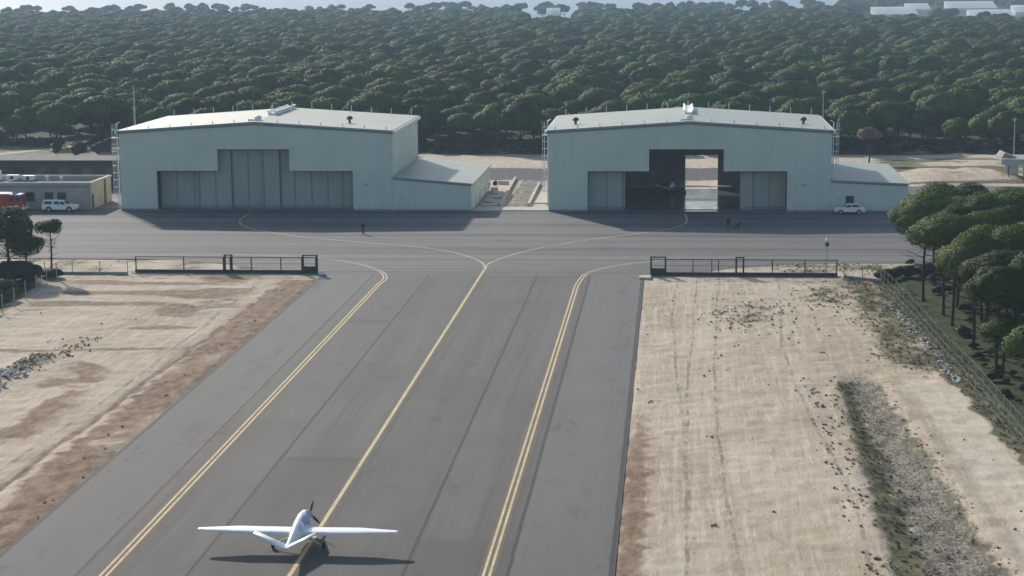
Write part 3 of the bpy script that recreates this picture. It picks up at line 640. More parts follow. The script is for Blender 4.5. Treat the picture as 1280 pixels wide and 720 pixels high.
gate('black sliding gate rolled back on the right side of the taxiway', -2.6, 19.3, 225.2, -1.7, 7.9, (2.4, 4.6, 5.4, 11.7, 15.5, 19.2), (-2.6, 225.2, 0))

def fence(label, pts, mat_p, mat_w, hgt=2.1, step=3.0, curb=False, wires=True):
    root = thing('wire_fence', label, 'fence', (pts[0][0], pts[0][1], 0)); O = Vector((pts[0][0], pts[0][1], 0))
    segs = []; tot = 0
    for a_, b_ in zip(pts[:-1], pts[1:]):
        a_, b_ = Vector((*a_, 0)), Vector((*b_, 0)); n_ = max(1, round((b_ - a_).length / step))
        for i in range(n_): segs.append((a_.lerp(b_, i / n_), a_.lerp(b_, (i + 1) / n_)))
    ps = [s_[0] for s_ in segs] + [segs[-1][1]]
    for p_ in ps:
        z0 = height(p_.x, p_.y) - .15; v = p_ - O
        q = MB(); q.tube([(v.x, v.y, z0), (v.x, v.y, z0 + hgt + .25)], .055, 7); q.build('fence_post', mat_p, root)
    q = MB()
    for a_, b_ in segs:
        za_, zb_ = height(a_.x, a_.y), height(b_.x, b_.y); a0, b0 = a_ - O, b_ - O
        for h_ in (.1, .75, 1.4, hgt): q.tube([(a0.x, a0.y, za_ + h_), (b0.x, b0.y, zb_ + h_)], .008, 4)
        n_ = int((b_ - a_).length / .30)
        for i in range(1, n_): c_ = a0.lerp(b0, i / n_); zc = za_ + (zb_ - za_) * i / n_; q.tube([(c_.x, c_.y, zc + .1), (c_.x, c_.y, zc + hgt)], .004, 3, cap=False)
    q.build('wire_mesh', mat_w, root)
    if curb:
        q = MB()
        for a_, b_ in zip(pts[:-1], pts[1:]):
            a0, b0 = Vector((*a_, 0)) - O, Vector((*b_, 0)) - O; t_ = (b0 - a0).normalized(); nn = Vector((-t_.y, t_.x, 0)) * .14
            q.add([a0 - nn + Vector((0, 0, -.2)), b0 - nn + Vector((0, 0, -.2)), b0 + nn + Vector((0, 0, -.2)), a0 + nn + Vector((0, 0, -.2)), a0 - nn + Vector((0, 0, .32)), b0 - nn + Vector((0, 0, .32)), b0 + nn + Vector((0, 0, .32)), a0 + nn + Vector((0, 0, .32))],
                  [(0, 3, 2, 1), (4, 5, 6, 7), (0, 1, 5, 4), (1, 2, 6, 5), (2, 3, 7, 6), (3, 0, 4, 7)])
        q.build('fence_curb', M_conc2, root)
    return root
fence('green wire mesh fence running along the pine grove on the right of the dirt track', [(23.7, 219.5), (25.0, 185), (26.0, 160), (26.5, 140), (26.9, 112)], M_gpost, M_gwire, 2.2, 3.0)
fence('wire fence on a low dark curb from the left gate to the small pines', [(-96, 223.6), (-65.5, 224.2)], M_galv, M_gwire, 1.6, 3.4, True)
fence('short wire fence on a low dark curb between the right gate and the grove', [(20.0, 224.6), (24.0, 221.6)], M_galv, M_gwire, 1.6, 2.5, True)
fence('wire fence with pale posts beside the dark bushes on the left', [(-72.9, 220), (-71.4, 197), (-70.2, 180)], M_galv, M_gwire, 2.0, 4.4)

t_ = thing('camera_pole', 'slim pole with a dark camera box behind the right sliding gate', 'pole', (18.2, 227.4, 0))
q = MB(); q.tube([(0, 0, -.1), (0, 0, 3.75)], [.06, .045], 8); q.build('pole', M_galv, t_)
q = MB(); q.box(-.2, .2, -.22, .22, 3.35, 3.8); q.build('camera_box', M_black, t_); q = MB(); q.lathe([(.16, 3.8), (.2, 3.95), (.16, 4.2), (.03, 4.35)], 0, 0, 12); q.build('lamp_cap', M_trim, t_)
def mast(label, x, y, h_, r_, arms):
    t_ = thing('mast', label, 'mast', (x, y, 0)); q = MB(); q.tube([(0, 0, -.2), (0, 0, h_ * .5), (0, 0, h_)], [r_, r_ * .8, r_ * .4], 8); q.build('pole', M_galv, t_)
    for z in arms: q = MB(); q.tube([(-.5, 0, z), (.5, 0, z)], .06, 6); q.box(-.22, .22, -.15, .15, z - .35, z - .03); q.build('floodlight', M_galv, t_)
    return t_
mast('tall grey mast with small floodlights rising at the left corner of the left hangar', -91.2, 320, 17.2, .26, (13.4,))
mast('thin grey lamp mast behind the right end of the right hangar', 25.4, 331, 15.6, .13, (15.2,))
mast('thin grey pole by the carport at the far right edge', 60.5, 348, 9.6, .14, (9.2,))

# white lantern-like block at the left gate
t_ = thing('marker_block', 'small white block on a pad at the foot of the left gate frame', 'marker', (-41.9, 224.6, 0))
q = MB(); q.box(-.45, .45, -.3, .3, -.05, .10); q.build('pad', M_conc2, t_); q = MB(); q.lathe([(.36, .10), (.36, .40), (.26, .52), (.05, .56)], 0, 0, 12); q.build('body', M_white, t_)
t_ = thing('marker_block', 'flat pale concrete block at the foot of the right gate frame', 'marker', (-3.2, 223.6, 0))
q = MB(); q.box(-.7, .7, -.9, .9, -.1, .22); q.build('body', M_conc, t_, bevel=.04)

# ================================================================== VEHICLES
def wheel(x, y, r_, w_, root):
    q = MB(); q.lathe([(r_ * .6, -w_ / 2), (r_ * .92, -w_ / 2), (r_, -w_ / 3), (r_, w_ / 3), (r_ * .92, w_ / 2), (r_ * .6, w_ / 2)], 0, 0, 18, 'y'); o = q.build('wheel', M_rubber, root); o.location = (x, y, r_)
    s_ = -1 if y < 0 else 1; q = MB(); q.lathe([(r_ * .6, s_ * (w_ / 2 + .004)), (r_ * .5, s_ * (w_ / 2 + .012)), (.05, s_ * (w_ / 2 + .03))], 0, 0, 12, 'y'); q.build('rim', M_galv, o)
def car(name, label, cat, loc, rz, prof, cab, glass, L_, W_, r_, axles, paintm, cargo=None):
    """side profiles in x (front positive), z"""
    root = thing(name, label, cat, loc, rz); hw = W_ / 2
    q = MB(); q.prism(prof, 'y', -hw, hw, 0, lambda p_: .10 * max(0, (p_[1] - .72)) + (.06 if p_[1] < .4 else 0)); bd = q.build('body', paintm, root, bevel=.05)
    zc = min(p_[1] for p_ in cab); q = MB(); q.prism(cab, 'y', -hw + .05, hw - .05, 0, lambda p_: .34 * (p_[1] - zc)); q.build('cabin', paintm, root, bevel=.03)
    for s_ in (-1, 1):
        for gl in glass:
            vs = []
            for p_ in gl:
                y = s_ * (hw - .05 - .34 * (p_[1] - zc) + .012); vs.append((p_[0], y, p_[1]))
            for p_ in gl: vs.append((p_[0], s_ * (hw - .05 - .34 * (p_[1] - zc) - .03), p_[1]))
            n_ = len(gl); q = MB(); q.add(vs, [tuple(range(n_)), tuple(range(2 * n_ - 1, n_ - 1, -1))] + [(i, n_ + i, n_ + (i + 1) % n_, (i + 1) % n_) for i in range(n_)]); q.build('window', M_glass, root)
    # windscreens follow the cab's first and last slope
    for i0, i1, off in ((0, 1, .015), (-1, -2, -.015)):
        a_, b_ = cab[i0], cab[i1]; q = MB(); vs = []
        for f_, y_ in ((.12, 1), (.12, -1), (.88, -1), (.88, 1)):
            x = a_[0] + (b_[0] - a_[0]) * f_ + off; z = a_[1] + (b_[1] - a_[1]) * f_ + .012; vs.append((x, y_ * (hw - .16 - .34 * (z - zc)), z))
        vs += [(v[0] - off * 3, v[1], v[2] - .03) for v in vs]
        q.add(vs, [(0, 1, 2, 3), (7, 6, 5, 4), (0, 4, 5, 1), (1, 5, 6, 2), (2, 6, 7, 3), (3, 7, 4, 0)]); q.build('windscreen', M_glass, root)
    fx = max(p_[0] for p_ in prof); rx = min(p_[0] for p_ in prof)
    for s_ in (-1, 1):
        q = MB(); q.box(fx - .12, fx + .015, s_ * (hw - .3) - .16, s_ * (hw - .3) + .16, .66, .84); q.build('headlight', M_hdl, root, bevel=.02)
        q = MB(); q.box(rx - .012, rx + .1, s_ * (hw - .2) - .10, s_ * (hw - .2) + .10, .70, .98); q.build('tail_light', M_red, root)
        for ax_ in axles: wheel(ax_, s_ * (hw - .1), r_, .22, root)
        for ax_ in axles:
            q = MB(); q.lathe([(r_ * 1.2, s_ * (hw - .22)), (r_ * 1.2, s_ * (hw + .006))], ax_, r_ + .02, 16, 'y'); q.build('wheel_arch', M_rubber, root)
    q = MB(); q.box(rx + .1, fx - .1, -hw + .02, hw - .02, .26, .40); q.build('sill', M_dark, root)
    return root
hp_ = [(2.22, .34), (2.25, .70), (2.12, .86), (1.05, 1.02), (-1.9, 1.06), (-2.2, .95), (-2.22, .40), (-2.0, .32), (2.0, .30)]
hc = [(1.2, .98), (.35, 1.50), (-1.15, 1.54), (-2.05, 1.0)]
hg = [[(.95, 1.05), (.30, 1.42), (-.20, 1.44), (-.20, 1.07)], [(-.30, 1.07), (-.30, 1.44), (-1.10, 1.45), (-1.55, 1.12)]]
car('parked_car', 'small white hatchback parked by the dark door of the right annex', 'car', (26.0, 285.0, 0), math.pi, hp_, hc, hg, 4.4, 1.8, .33, (1.38, -1.32), M_white)
pp = [(2.62, .45), (2.66, .85), (2.5, 1.02), (1.25, 1.14), (-2.55, 1.14), (-2.66, 1.05), (-2.66, .5), (-2.4, .42), (2.4, .40)]
pc = [(1.35, 1.08), (.65, 1.72), (-.85, 1.78), (-2.45, 1.76), (-2.62, 1.10)]
pg = [[(1.1, 1.16), (.60, 1.62), (.22, 1.64), (.22, 1.17)], [(.08, 1.17), (.08, 1.64), (-.75, 1.66), (-.75, 1.17)], [(-1.05, 1.20), (-1.05, 1.64), (-2.25, 1.64), (-2.35, 1.20)]]
car('parked_pickup', 'white double cab pickup with a hard canopy parked before the low building', 'pickup truck', (-93.5, 285.4, 0), 0, pp, pc, pg, 5.3, 1.85, .40, (1.65, -1.55), M_white)
# fire engine
t_ = thing('fire_engine', 'red fire engine with a white roof parked by the low building at the left edge', 'fire engine', (-102.4, 285.0, 0))
q = MB(); q.box(-3.6, 1.3, -1.22, 1.22, .75, 2.75); q.build('body', M_red, t_, bevel=.06)
q = MB(); q.prism([(1.36, .62), (3.45, .62), (3.5, 1.55), (3.25, 2.62), (1.36, 2.70)], 'y', -1.2, 1.2); q.build('cab', M_red, t_, bevel=.06)
q = MB(); q.box(-3.6, 1.3, -1.18, 1.18, 2.755, 2.92); q.prism([(1.36, 2.71), (3.2, 2.64), (3.2, 2.76), (1.36, 2.84)], 'y', -1.14, 1.14); q.build('roof', M_white, t_)
for xa, xb in ((-3.3, -2.0), (-1.8, -.5), (-.3, 1.0)):
    q = MB(); q.box(xa, xb, -1.245, -1.222, .95, 2.35); q.build('shutter', M_galv if xa < -.5 else M_red, t_)
for pts in ([(1.6, 1.62), (1.6, 2.42), (2.2, 2.42), (2.2, 1.62)], [(2.35, 1.62), (2.35, 2.42), (2.95, 2.42), (3.2, 1.62)]):
    q = MB(); q.prism(pts, 'y', -1.222, -1.2); q.prism(pts, 'y', 1.2, 1.222); q.build('window', M_glass, t_)
q = MB(); q.add([(3.53, -1.05, 1.62), (3.53, 1.05, 1.62), (3.30, 1.05, 2.5), (3.30, -1.05, 2.5), (3.45, -1.05, 1.62), (3.45, 1.05, 1.62), (3.22, 1.05, 2.5), (3.22, -1.05, 2.5)], [(0, 1, 2, 3), (7, 6, 5, 4), (0, 4, 5, 1), (1, 5, 6, 2), (2, 6, 7, 3), (3, 7, 4, 0)]); q.build('windscreen', M_glass, t_)
q = MB(); q.box(3.3, 3.75, -1.22, 1.22, .45, .80); q.build('bumper', M_white, t_, bevel=.04)
for s_ in (-1, 1):
    q = MB(); q.box(3.46, 3.56, s_ * .9 - .18, s_ * .9 + .18, .9, 1.15); q.build('headlight', M_hdl, t_)
    for ax_ in (2.4, -1.9): wheel(ax_, s_ * 1.05, .5, .32, t_)
q = MB(); q.box(1.9, 2.3, -.9, .9, 2.83, 3.0); q.build('light_bar', paint('beacon_blue', (.05, .10, .4), .2), t_)
q = MB(); q.box(-3.5, 3.3, -1.15, 1.15, .45, .74); q.build('chassis', M_dark, t_)

# ================================================================== LOW BUILDINGS AT THE LEFT
t_ = thing('low_building', 'low flat-roofed building with a shaded grey front and a lit beige end wall behind the white pickup', 'building', (-89.6, 288.4, 0))
LX = -26.0
q = MB(); q.box(LX, 0, 0, .3, 0, 3.9); q.build('wall', M_shaderen, t_)  # front's shade is greyed into its colour, end wall keeps the lit beige
q = MB(); q.box(-.3, 0, .304, 11, 0, 3.9); q.build('wall', M_render, t_)
q = MB(); q.box(LX, -.304, 10.7, 11, 0, 3.9); q.build('wall', M_shaderen, t_)
q = MB(); q.box(LX, -.305, .305, 10.69, 3.2, 3.35); q.build('roof', M_flat, t_)
q = MB(); q.box(LX, .12, -.12, .42, 3.905, 4.15); q.box(-.42, .12, .424, 11.1, 3.905, 4.15); q.box(LX, -.424, 10.6, 11.1, 3.905, 4.15); q.build('parapet_coping', M_conc, t_)
q = MB(); q.box(LX, .02, -.06, -.003, 3.35, 3.6); q.build('string_course', M_dtrim, t_)
for x, w_, z0, z1 in ((-6.6, 1.2, 1.3, 2.5), (-4.6, 1.2, 1.3, 2.5), (-9.6, 1.2, 1.3, 2.5), (-12.6, 1.2, 1.3, 2.5), (-15.6, 1.2, 1.3, 2.5)):
    q = MB(); q.box(x - w_ / 2 - .1, x + w_ / 2 + .1, -.05, -.003, z0 - .1, z1 + .1); wf = q.build('window', M_dark, t_); q = MB(); q.box(x - w_ / 2, x + w_ / 2, -.07, -.054, z0, z1); q.build('pane', M_glass, wf)
q = MB(); q.box(.003, .06, .5, 1.5, .02, 2.2); q.build('door', M_dark, t_)
q = MB(); q.box(.003, .12, 7.0, 7.8, 0, 3.88); q.build('downpipe', M_dark, t_)
q = MB(); q.box(-14.5, -14.2, .5, 10.5, 3.36, 3.9); q.build('parapet', M_conc2, t_)
for x, y, w_, h_, lb in ((-13.0, 9.6, 1.9, .85, 'white boxy air conditioning unit on the low roof, rightmost of three'), (-15.6, 9.6, 2.0, .95, 'white boxy air conditioning unit on the low roof, middle of three'), (-18.2, 9.4, 1.4, 1.7, 'tall pale air conditioning unit on the low roof at the left edge')):
    u = thing('roof_unit', lb, 'air conditioner', (-89.6 + x, 288.4 + y, 3.35)); q = MB(); q.box(-w_ / 2, w_ / 2, -.5, .5, .1, h_); q.build('casing', M_white, u, bevel=.04)
    q = MB(); q.box(-w_ / 2 + .1, -w_ / 2 + .2, -.45, .45, 0, .1); q.box(w_ / 2 - .2, w_ / 2 - .1, -.45, .45, 0, .1); q.build('foot', M_dark, u); q = MB(); q.lathe([(.3, -.52), (.3, -.505)], 0, h_ * .55, 16, 'y'); q.build('fan_grille', M_dark, u)
for x, y, lb in ((-9.7, 8.8, 'small pale roof vent on the low building, left of two'), (-7.2, 8.2, 'small pale roof vent on the low building, right of two')):
    u = thing('roof_vent', lb, 'roof vent', (-89.6 + x, 288.4 + y, 3.35)); q = MB(); q.tube([(0, 0, 0), (0, 0, .6)], .16, 10); q.build('pipe', M_trim, u); q = MB(); q.lathe([(.28, .6), (.3, .75), (.02, .95)], 0, 0, 12); q.build('cap', M_trim, u)
t_ = thing('low_building', 'long dark flat-roofed building standing behind the low one', 'building', (-92.2, 318, 0))
q = MB(); q.box(-34, 0, 0, 8, 0, 4.3); q.build('wall', M_dark, t_)  # near-black colour puts the front's shade into the wall itself
q = MB(); q.box(-34, .5, -.7, 8.4, 4.305, 4.75); q.build('roof', paint('mossy_roof', (.045, .055, .05), .9, .2), t_)
q = MB(); q.box(.02, 1.3, 2, 3.2, 0, 3.1); q.build('side_porch', M_conc, t_)
for x in (-3, -7, -11, -15, -19, -23):
    q = MB(); q.box(x - .9, x + .9, -.05, -.003, 1.6, 3.4); q.build('window', M_glass, t_)

# ================================================================== YARD BETWEEN THE HANGARS
def lowwall(label, pa, pb, h_, w_):
    t_ = thing('low_wall', label, 'wall', (pa[0], pa[1], 0)); d = Vector((pb[0] - pa[0], pb[1] - pa[1], 0)); n_ = Vector((-d.y, d.x, 0)).normalized() * w_ / 2
    q = MB(); q.prism([(-n_.x, -n_.y), (d.x - n_.x, d.y - n_.y), (d.x + n_.x, d.y + n_.y), (n_.x, n_.y)], 'z', -.2, h_); q.build('wall_body', M_conc, t_)
    n_ *= 1.35; q = MB(); q.prism([(-n_.x, -n_.y), (d.x - n_.x, d.y - n_.y), (d.x + n_.x, d.y + n_.y), (n_.x, n_.y)], 'z', h_ + .002, h_ + .10); q.build('coping', M_conc, t_)
lowwall('low white wall along the left side of the path between the hangars', (-26.5, 293.2), (-27.4, 332), .38, .30)
lowwall('low white wall along the right side of the path between the hangars', (-22.2, 293.6), (-22.6, 324), .38, .30)
lowwall('low pale wall crossing the yard at the far end of the path', (-29.8, 324.6), (-27.9, 324.6), .45, .3)
for lb, x, y, a_, w_, d_, h_ in (('pale low crate on the paving beside the left annex, nearest of three', -28.8, 297.5, .2, 1.5, 1.1, .6), ('pale flat stack of slabs in the yard by the left annex, middle of three', -28.2, 303, -.1, 2.0, 1.4, .35), ('pale tall crate in the yard by the left annex, farthest of three', -28.9, 309, .4, 1.0, 1.0, 1.0)):
    u = thing('crate', lb, 'crate', (x, y, .12), a_); q = MB(); q.box(-w_ / 2, w_ / 2, -d_ / 2, d_ / 2, .1, h_); q.build('box', M_conc, u, bevel=.03); q = MB(); q.box(-w_ / 2 + .05, w_ / 2 - .05, -d_ / 2 + .05, d_ / 2 - .05, 0, .098); q.build('skid', M_dark, u)
t_ = thing('potted_shrub', 'small dark shrub in a pot beside the left annex', 'shrub', (-29.3, 314.5, 0))
q = MB(); q.lathe([(.25, .0), (.36, .55), (.30, .56)], 0, 0, 12); q.build('pot', M_conc2, t_)

# carport at the far right
t_ = thing('carport', 'open carport with a pale fascia and white panels at the far right edge', 'carport', (55.6, 331, 0))
q = MB(); q.box(0, 16, -.2, 9, 3.4, 3.6); q.build('roof', paint('grey_sheet', (.26, .29, .29), .6), t_)
q = MB(); q.box(-.1, 16, -.3, -.203, 2.7, 3.7); q.build('fascia', paint('pale_green_fascia', (.34, .40, .38), .6), t_)
q = MB(); q.prism([(.4, 3.605), (3.2, 3.605), (1.0, 4.5)], 'y', 3, 8.5); q.build('gable', M_conc2, t_)
for x in (1.2, 4.2, 7.2, 10.2):
    q = MB(); q.box(x - .1, x + .1, -.1, .1, 0, 3.4); q.build('post', M_dark, t_)
for x in (1.6, 4.6, 7.6):
    q = MB(); q.box(x, x + 2.3, 6.2, 6.3, .2, 2.5); q.build('panel', M_white, t_)

# ================================================================== FAR GREENHOUSES
def greenhouse(label, x0, x1, y, h_, dp):
    t_ = thing('greenhouse', label, 'greenhouse', (x0, y, 0)); n_ = max(2, int((x1 - x0) / 5)); sp = (x1 - x0) / n_
    q = MB(); q.box(0, x1 - x0, 0, dp, 0, 2.2); q.build('wall', M_film, t_)
    for i in range(n_):
        q = MB(); q.prism([(-.3, 2.22), (dp, 2.22), (dp, h_ + 1.4), (-.3, 2.5)], 'x', i * sp + .12, (i + 1) * sp - .12); q.build('roof', M_film, t_)
for a_ in (('long white greenhouse among dark trees, nearest of the far ones on the right', 150, 183, 1480, 6.0, 26), ('low white greenhouse far behind the nearest one', 196, 216, 1660, 5.5, 22), ('widest white greenhouse on the far plain at the upper right', 234, 276, 1690, 6.5, 26),
           ('white greenhouse with a ragged tree line before it at the upper right', 208, 238, 1385, 5.5, 22), ('white greenhouse cut by the right edge of the view', 262, 300, 1520, 6.0, 24), ('single small white shed showing above the middle of the forest', -91, -81, 1370, 9.0, 14)):
    greenhouse(*a_)

# ================================================================== TREES
def ico(sub=2):
    bm = bmesh.new(); bmesh.ops.create_icosphere(bm, subdivisions=sub, radius=1); v = np.array([q_.co[:] for q_ in bm.verts]); f = [tuple(x.index for x in q_.verts) for q_ in bm.faces]; bm.free(); return v, f
ICO = ico(2)
NRM = {}
def bend_normals(me, nr):
    me.polygons.foreach_set('use_smooth', [True] * len(me.polygons)); me.normals_split_custom_set_from_vertices(nr.tolist())
def crown_mesh(name, seed, Rr, z0, H, nl, leaf, mat, nlobe=11, core=.80, soft=.38):
    """umbrella of lobes dressed in small leaf faces; z0 = underside, H = depth"""
    rg = np.random.default_rng(seed); lob = []
    for i in range(nlobe):
        a_ = 2.4 * i + rg.random() * .7; r_ = Rr * .72 * math.sqrt((i + .3) / nlobe); lr = Rr * (.34 + .16 * rg.random()) * (1.45 if i == 0 else 1)
        zc = z0 + H * (.34 + .36 * (1 - (r_ / Rr) ** 2)) + (rg.random() - .5) * H * .16
        lob.append((r_ * math.cos(a_), r_ * math.sin(a_), zc, lr, lr * (.52 + .2 * rg.random()) * H / (Rr * .9)))
    lob = np.array(lob); V = []; Fq = []
    k = rg.choice(len(lob), nl * 2, p=lob[:, 3] ** 2 / (lob[:, 3] ** 2).sum()); d = rg.normal(size=(nl * 2, 3)); d[:, 2] += .35; d /= np.linalg.norm(d, axis=1)[:, None]
    L_ = lob[k]; sc = np.stack([L_[:, 3], L_[:, 3], L_[:, 4]], 1); P = L_[:, :3] + d * sc * (.84 + .24 * rg.random((nl * 2, 1)))
    P[:, 2] = np.maximum(P[:, 2], z0 + rg.random(nl * 2) * H * .15)
    ok = np.ones(len(P), bool)
    for q_ in lob:
        dd_ = ((P[:, 0] - q_[0]) / q_[3]) ** 2 + ((P[:, 1] - q_[1]) / q_[3]) ** 2 + ((P[:, 2] - q_[2]) / q_[4]) ** 2; ok &= dd_ > .62
    P = P[ok][:nl]; d = d[ok][:nl]; n_ = len(P)
    nn = d + rg.normal(size=d.shape) * .26 + np.array([0, 0, .12]); nn /= np.linalg.norm(nn, axis=1)[:, None]
    r_ = rg.normal(size=d.shape); u = np.cross(nn, r_); u /= np.linalg.norm(u, axis=1)[:, None]; v = np.cross(nn, u)
    s_ = leaf * (.55 + .9 * rg.random((n_, 1))); bend = nn * s_ * .25
    V = np.stack([P - u * s_ - bend, P - v * s_ * .6, P + u * s_ - bend, P + v * s_ * .6], 1).reshape(-1, 3)
    Q = [tuple(range(4 * i, 4 * i + 4)) for i in range(n_)]; Vl = [V]; off = len(V)
    cc = np.array([0, 0, z0 + H * .1]); gn = (P - cc) / np.array([Rr, Rr, H * .9]); gn /= np.linalg.norm(gn, axis=1)[:, None] + 1e-6; vn = d * soft + gn * .7 + rg.normal(size=d.shape) * .05; vn /= np.linalg.norm(vn, axis=1)[:, None]; Nl = [np.repeat(vn, 4, axis=0)]
    for q_ in lob:
        iv, jf = ICO; dv = iv * np.array([q_[3], q_[3], q_[4]]) * (core + .10 * rg.random((len(iv), 1))) + q_[:3]; dv[:, 2] = np.maximum(dv[:, 2], z0 + .1 * H)
        Vl.append(dv); Nl.append(iv); Q += [tuple(i + off for i in f_) for f_ in jf]; off += len(dv)
    me = bpy.data.meshes.new(name); me.from_pydata(np.vstack(Vl).tolist(), [], Q); me.materials.append(mat); me.update()
    NRM[name + str(seed)] = np.vstack(Nl); me['key'] = name + str(seed); bend_normals(me, NRM[name + str(seed)]); return me
def trunk_mesh(name, seed, H, Rr, rad, lean=.0, branches=5, mat=None, full=None, twigs=0):
    rg = random.Random(seed); q = MB(); lx, ly = lean * rg.uniform(-1, 1), lean * rg.uniform(-1, 1); top = full or H * 1.25
    P = [(lx * t * t * H + .12 * math.sin(t * 5 + seed), ly * t * t * H + .1 * math.cos(t * 4 + seed) - .1, -.3 + (top + .3) * t) for t in (0, .06, .25, .5, .75, 1)]
    q.tube(P, [rad * 1.5, rad * 1.1, rad, rad * .85, rad * .65, rad * .25], 8)
    for i in range(branches):
        a_ = 2.4 * i + rg.random(); t = .62 + .07 * (i % 5); b0 = Vector(P[3]).lerp(Vector(P[5]), (t - .5) * 2); e = b0 + Vector((math.cos(a_) * Rr * .6, math.sin(a_) * Rr * .6, Rr * .38))
        q.tube([b0, b0.lerp(e, .5) + Vector((0, 0, -.12 * Rr)), e], [rad * .5, rad * .34, rad * .14], 6)
    for i in range(twigs):
        a_ = 2.4 * i + rg.random(); t = rg.uniform(.36, .78); k_ = 3 if t >= .5 else 2; t0 = (.25, .5, .5)[k_ - 1] if k_ == 2 else .5
        b0 = Vector(P[2]).lerp(Vector(P[3]), (t - .25) / .25) if t < .5 else Vector(P[3]).lerp(Vector(P[4]), (t - .5) / .25) if t < .75 else Vector(P[4])
        ln = Rr * rg.uniform(.35, .8); e = b0 + Vector((math.cos(a_) * ln, math.sin(a_) * ln, ln * rg.uniform(-.15, .45)))
        q.tube([b0, b0.lerp(e, .5) + Vector((rg.uniform(-.2, .2), rg.uniform(-.2, .2), .1)), e], [.035, .025, .010], 4)
        for _ in range(3):
            f0 = b0.lerp(e, rg.uniform(.4, .95)); q.tube([f0, f0 + Vector((rg.uniform(-.7, .7), rg.uniform(-.7, .7), rg.uniform(-.3, .4)))], [.014, .006], 3)
    me = bpy.data.meshes.new(name); me.from_pydata(q.v, [], q.f); me.materials.append(mat or M_bark); me.polygons.foreach_set('use_smooth', [True] * len(me.polygons)); me.update(); return me
protos = []
for i, (Rr, z0, H) in enumerate(((5.1, 3.0, 5.2), (5.7, 3.4, 5.0), (4.7, 2.6, 5.9), (5.3, 3.6, 5.2), (4.3, 2.4, 5.0), (6.1, 3.7, 5.0))):
    protos.append((crown_mesh('pine_crown', 20 + i, Rr, z0, H, 3000, .34, M_leaf, 6), trunk_mesh('pine_trunk', i, z0, Rr, .24, .05)))
def pine(kind, x, y, s_, rz, label, group, z=None, name='pine_tree', sz=None):
    r_ = bpy.data.objects.new(name, None); C.objects.link(r_); r_.location = (x, y, height(x, y) if z is None else z); r_.rotation_euler = (0, 0, rz); r_.scale = (s_, s_, sz or s_)
    tag(r_, label, 'tree', group)
    for nm, me_ in (('crown', kind[0]), ('trunk', kind[1])):
        c_ = bpy.data.objects.new(nm, me_); C.objects.link(c_); c_.parent = r_
    return r_
rg = np.random.default_rng(3)
# candidate spots of the forest, jittered rows
def front(x): return 394 if x < -100 else 381
spots = []
y = 382.0; row = 0
GHS = ((150, 183, 1480), (196, 216, 1660), (234, 276, 1690), (208, 238, 1385), (262, 300, 1520), (-91, -81, 1370))
while y < 2280:
    st = 8.9 if y < 900 else 9.4
    x = -.40 * y - 40
    while x < .235 * y + 45:
        xx = x + rg.uniform(-3.2, 3.2); yy = y + rg.uniform(-3.2, 3.2)
        ok = yy > front(xx) + rg.uniform(0, 3)
        if -200 < xx < -100 and yy < 470 and VN1.fbm(np.array([xx * .06]), np.array([yy * .06]))[0] > .68: ok = False
        if yy > 1150 and any(gx0 - 14 < xx * gy / yy < gx1 + 14 and gy - 330 < yy < gy + 34 for gx0, gx1, gy in GHS): ok = False
        if xx > .075 * yy and yy > 1215 and rg.random() < .35: ok = False
        if yy > 1330:
            cl_n = VN3.fbm(np.array([xx * .006 + 40]), np.array([yy * .010]))[0]
            if yy > 1400 + 260 * (cl_n - .5) and not xx > .085 * yy and rg.random() < .93: ok = False
            if xx > .085 * yy and yy > 1750 and rg.random() < .5: ok = False
            if yy > 1750 and not xx > .085 * yy: ok = False
        if rg.random() < .05: ok = False
        if ok: spots.append((xx, yy))
        x += st
    y += st * .92
vis = [s_ for s_ in spots if -.375 * s_[1] - 4 < s_[0] < .205 * s_[1] + 4 and not (-84 < s_[0] * 317 / s_[1] < -42 and s_[1] < 420) and not (-18 < s_[0] * 317 / s_[1] < 23 and s_[1] < 420)]
vis.sort(key=lambda s_: s_[1]); near = set(vis[:262])
def region(x, y):
    u = x * 317 / y
    if u < -86: return 'round-crowned green pine in the forest left of the left hangar', 'pines left of the left hangar'
    if u < -42: return 'round-crowned green pine showing above the roof of the left hangar', 'pines above the left hangar'
    if u < -18: return 'round-crowned green pine in the gap between the two hangars', 'pines between the hangars'
    if u < 23: return 'round-crowned green pine showing above the roof of the right hangar', 'pines above the right hangar'
    return 'round-crowned green pine in the forest edge right of the right hangar', 'pines right of the right hangar'
for x, y in sorted(near, key=lambda s_: s_[1]):
    lb, gr = region(x, y); k = int(rg.integers(0, 6)); pine(protos[k], x, y, rg.uniform(.62, 1.20), rg.uniform(0, 6.28), lb, gr, z=-.05)
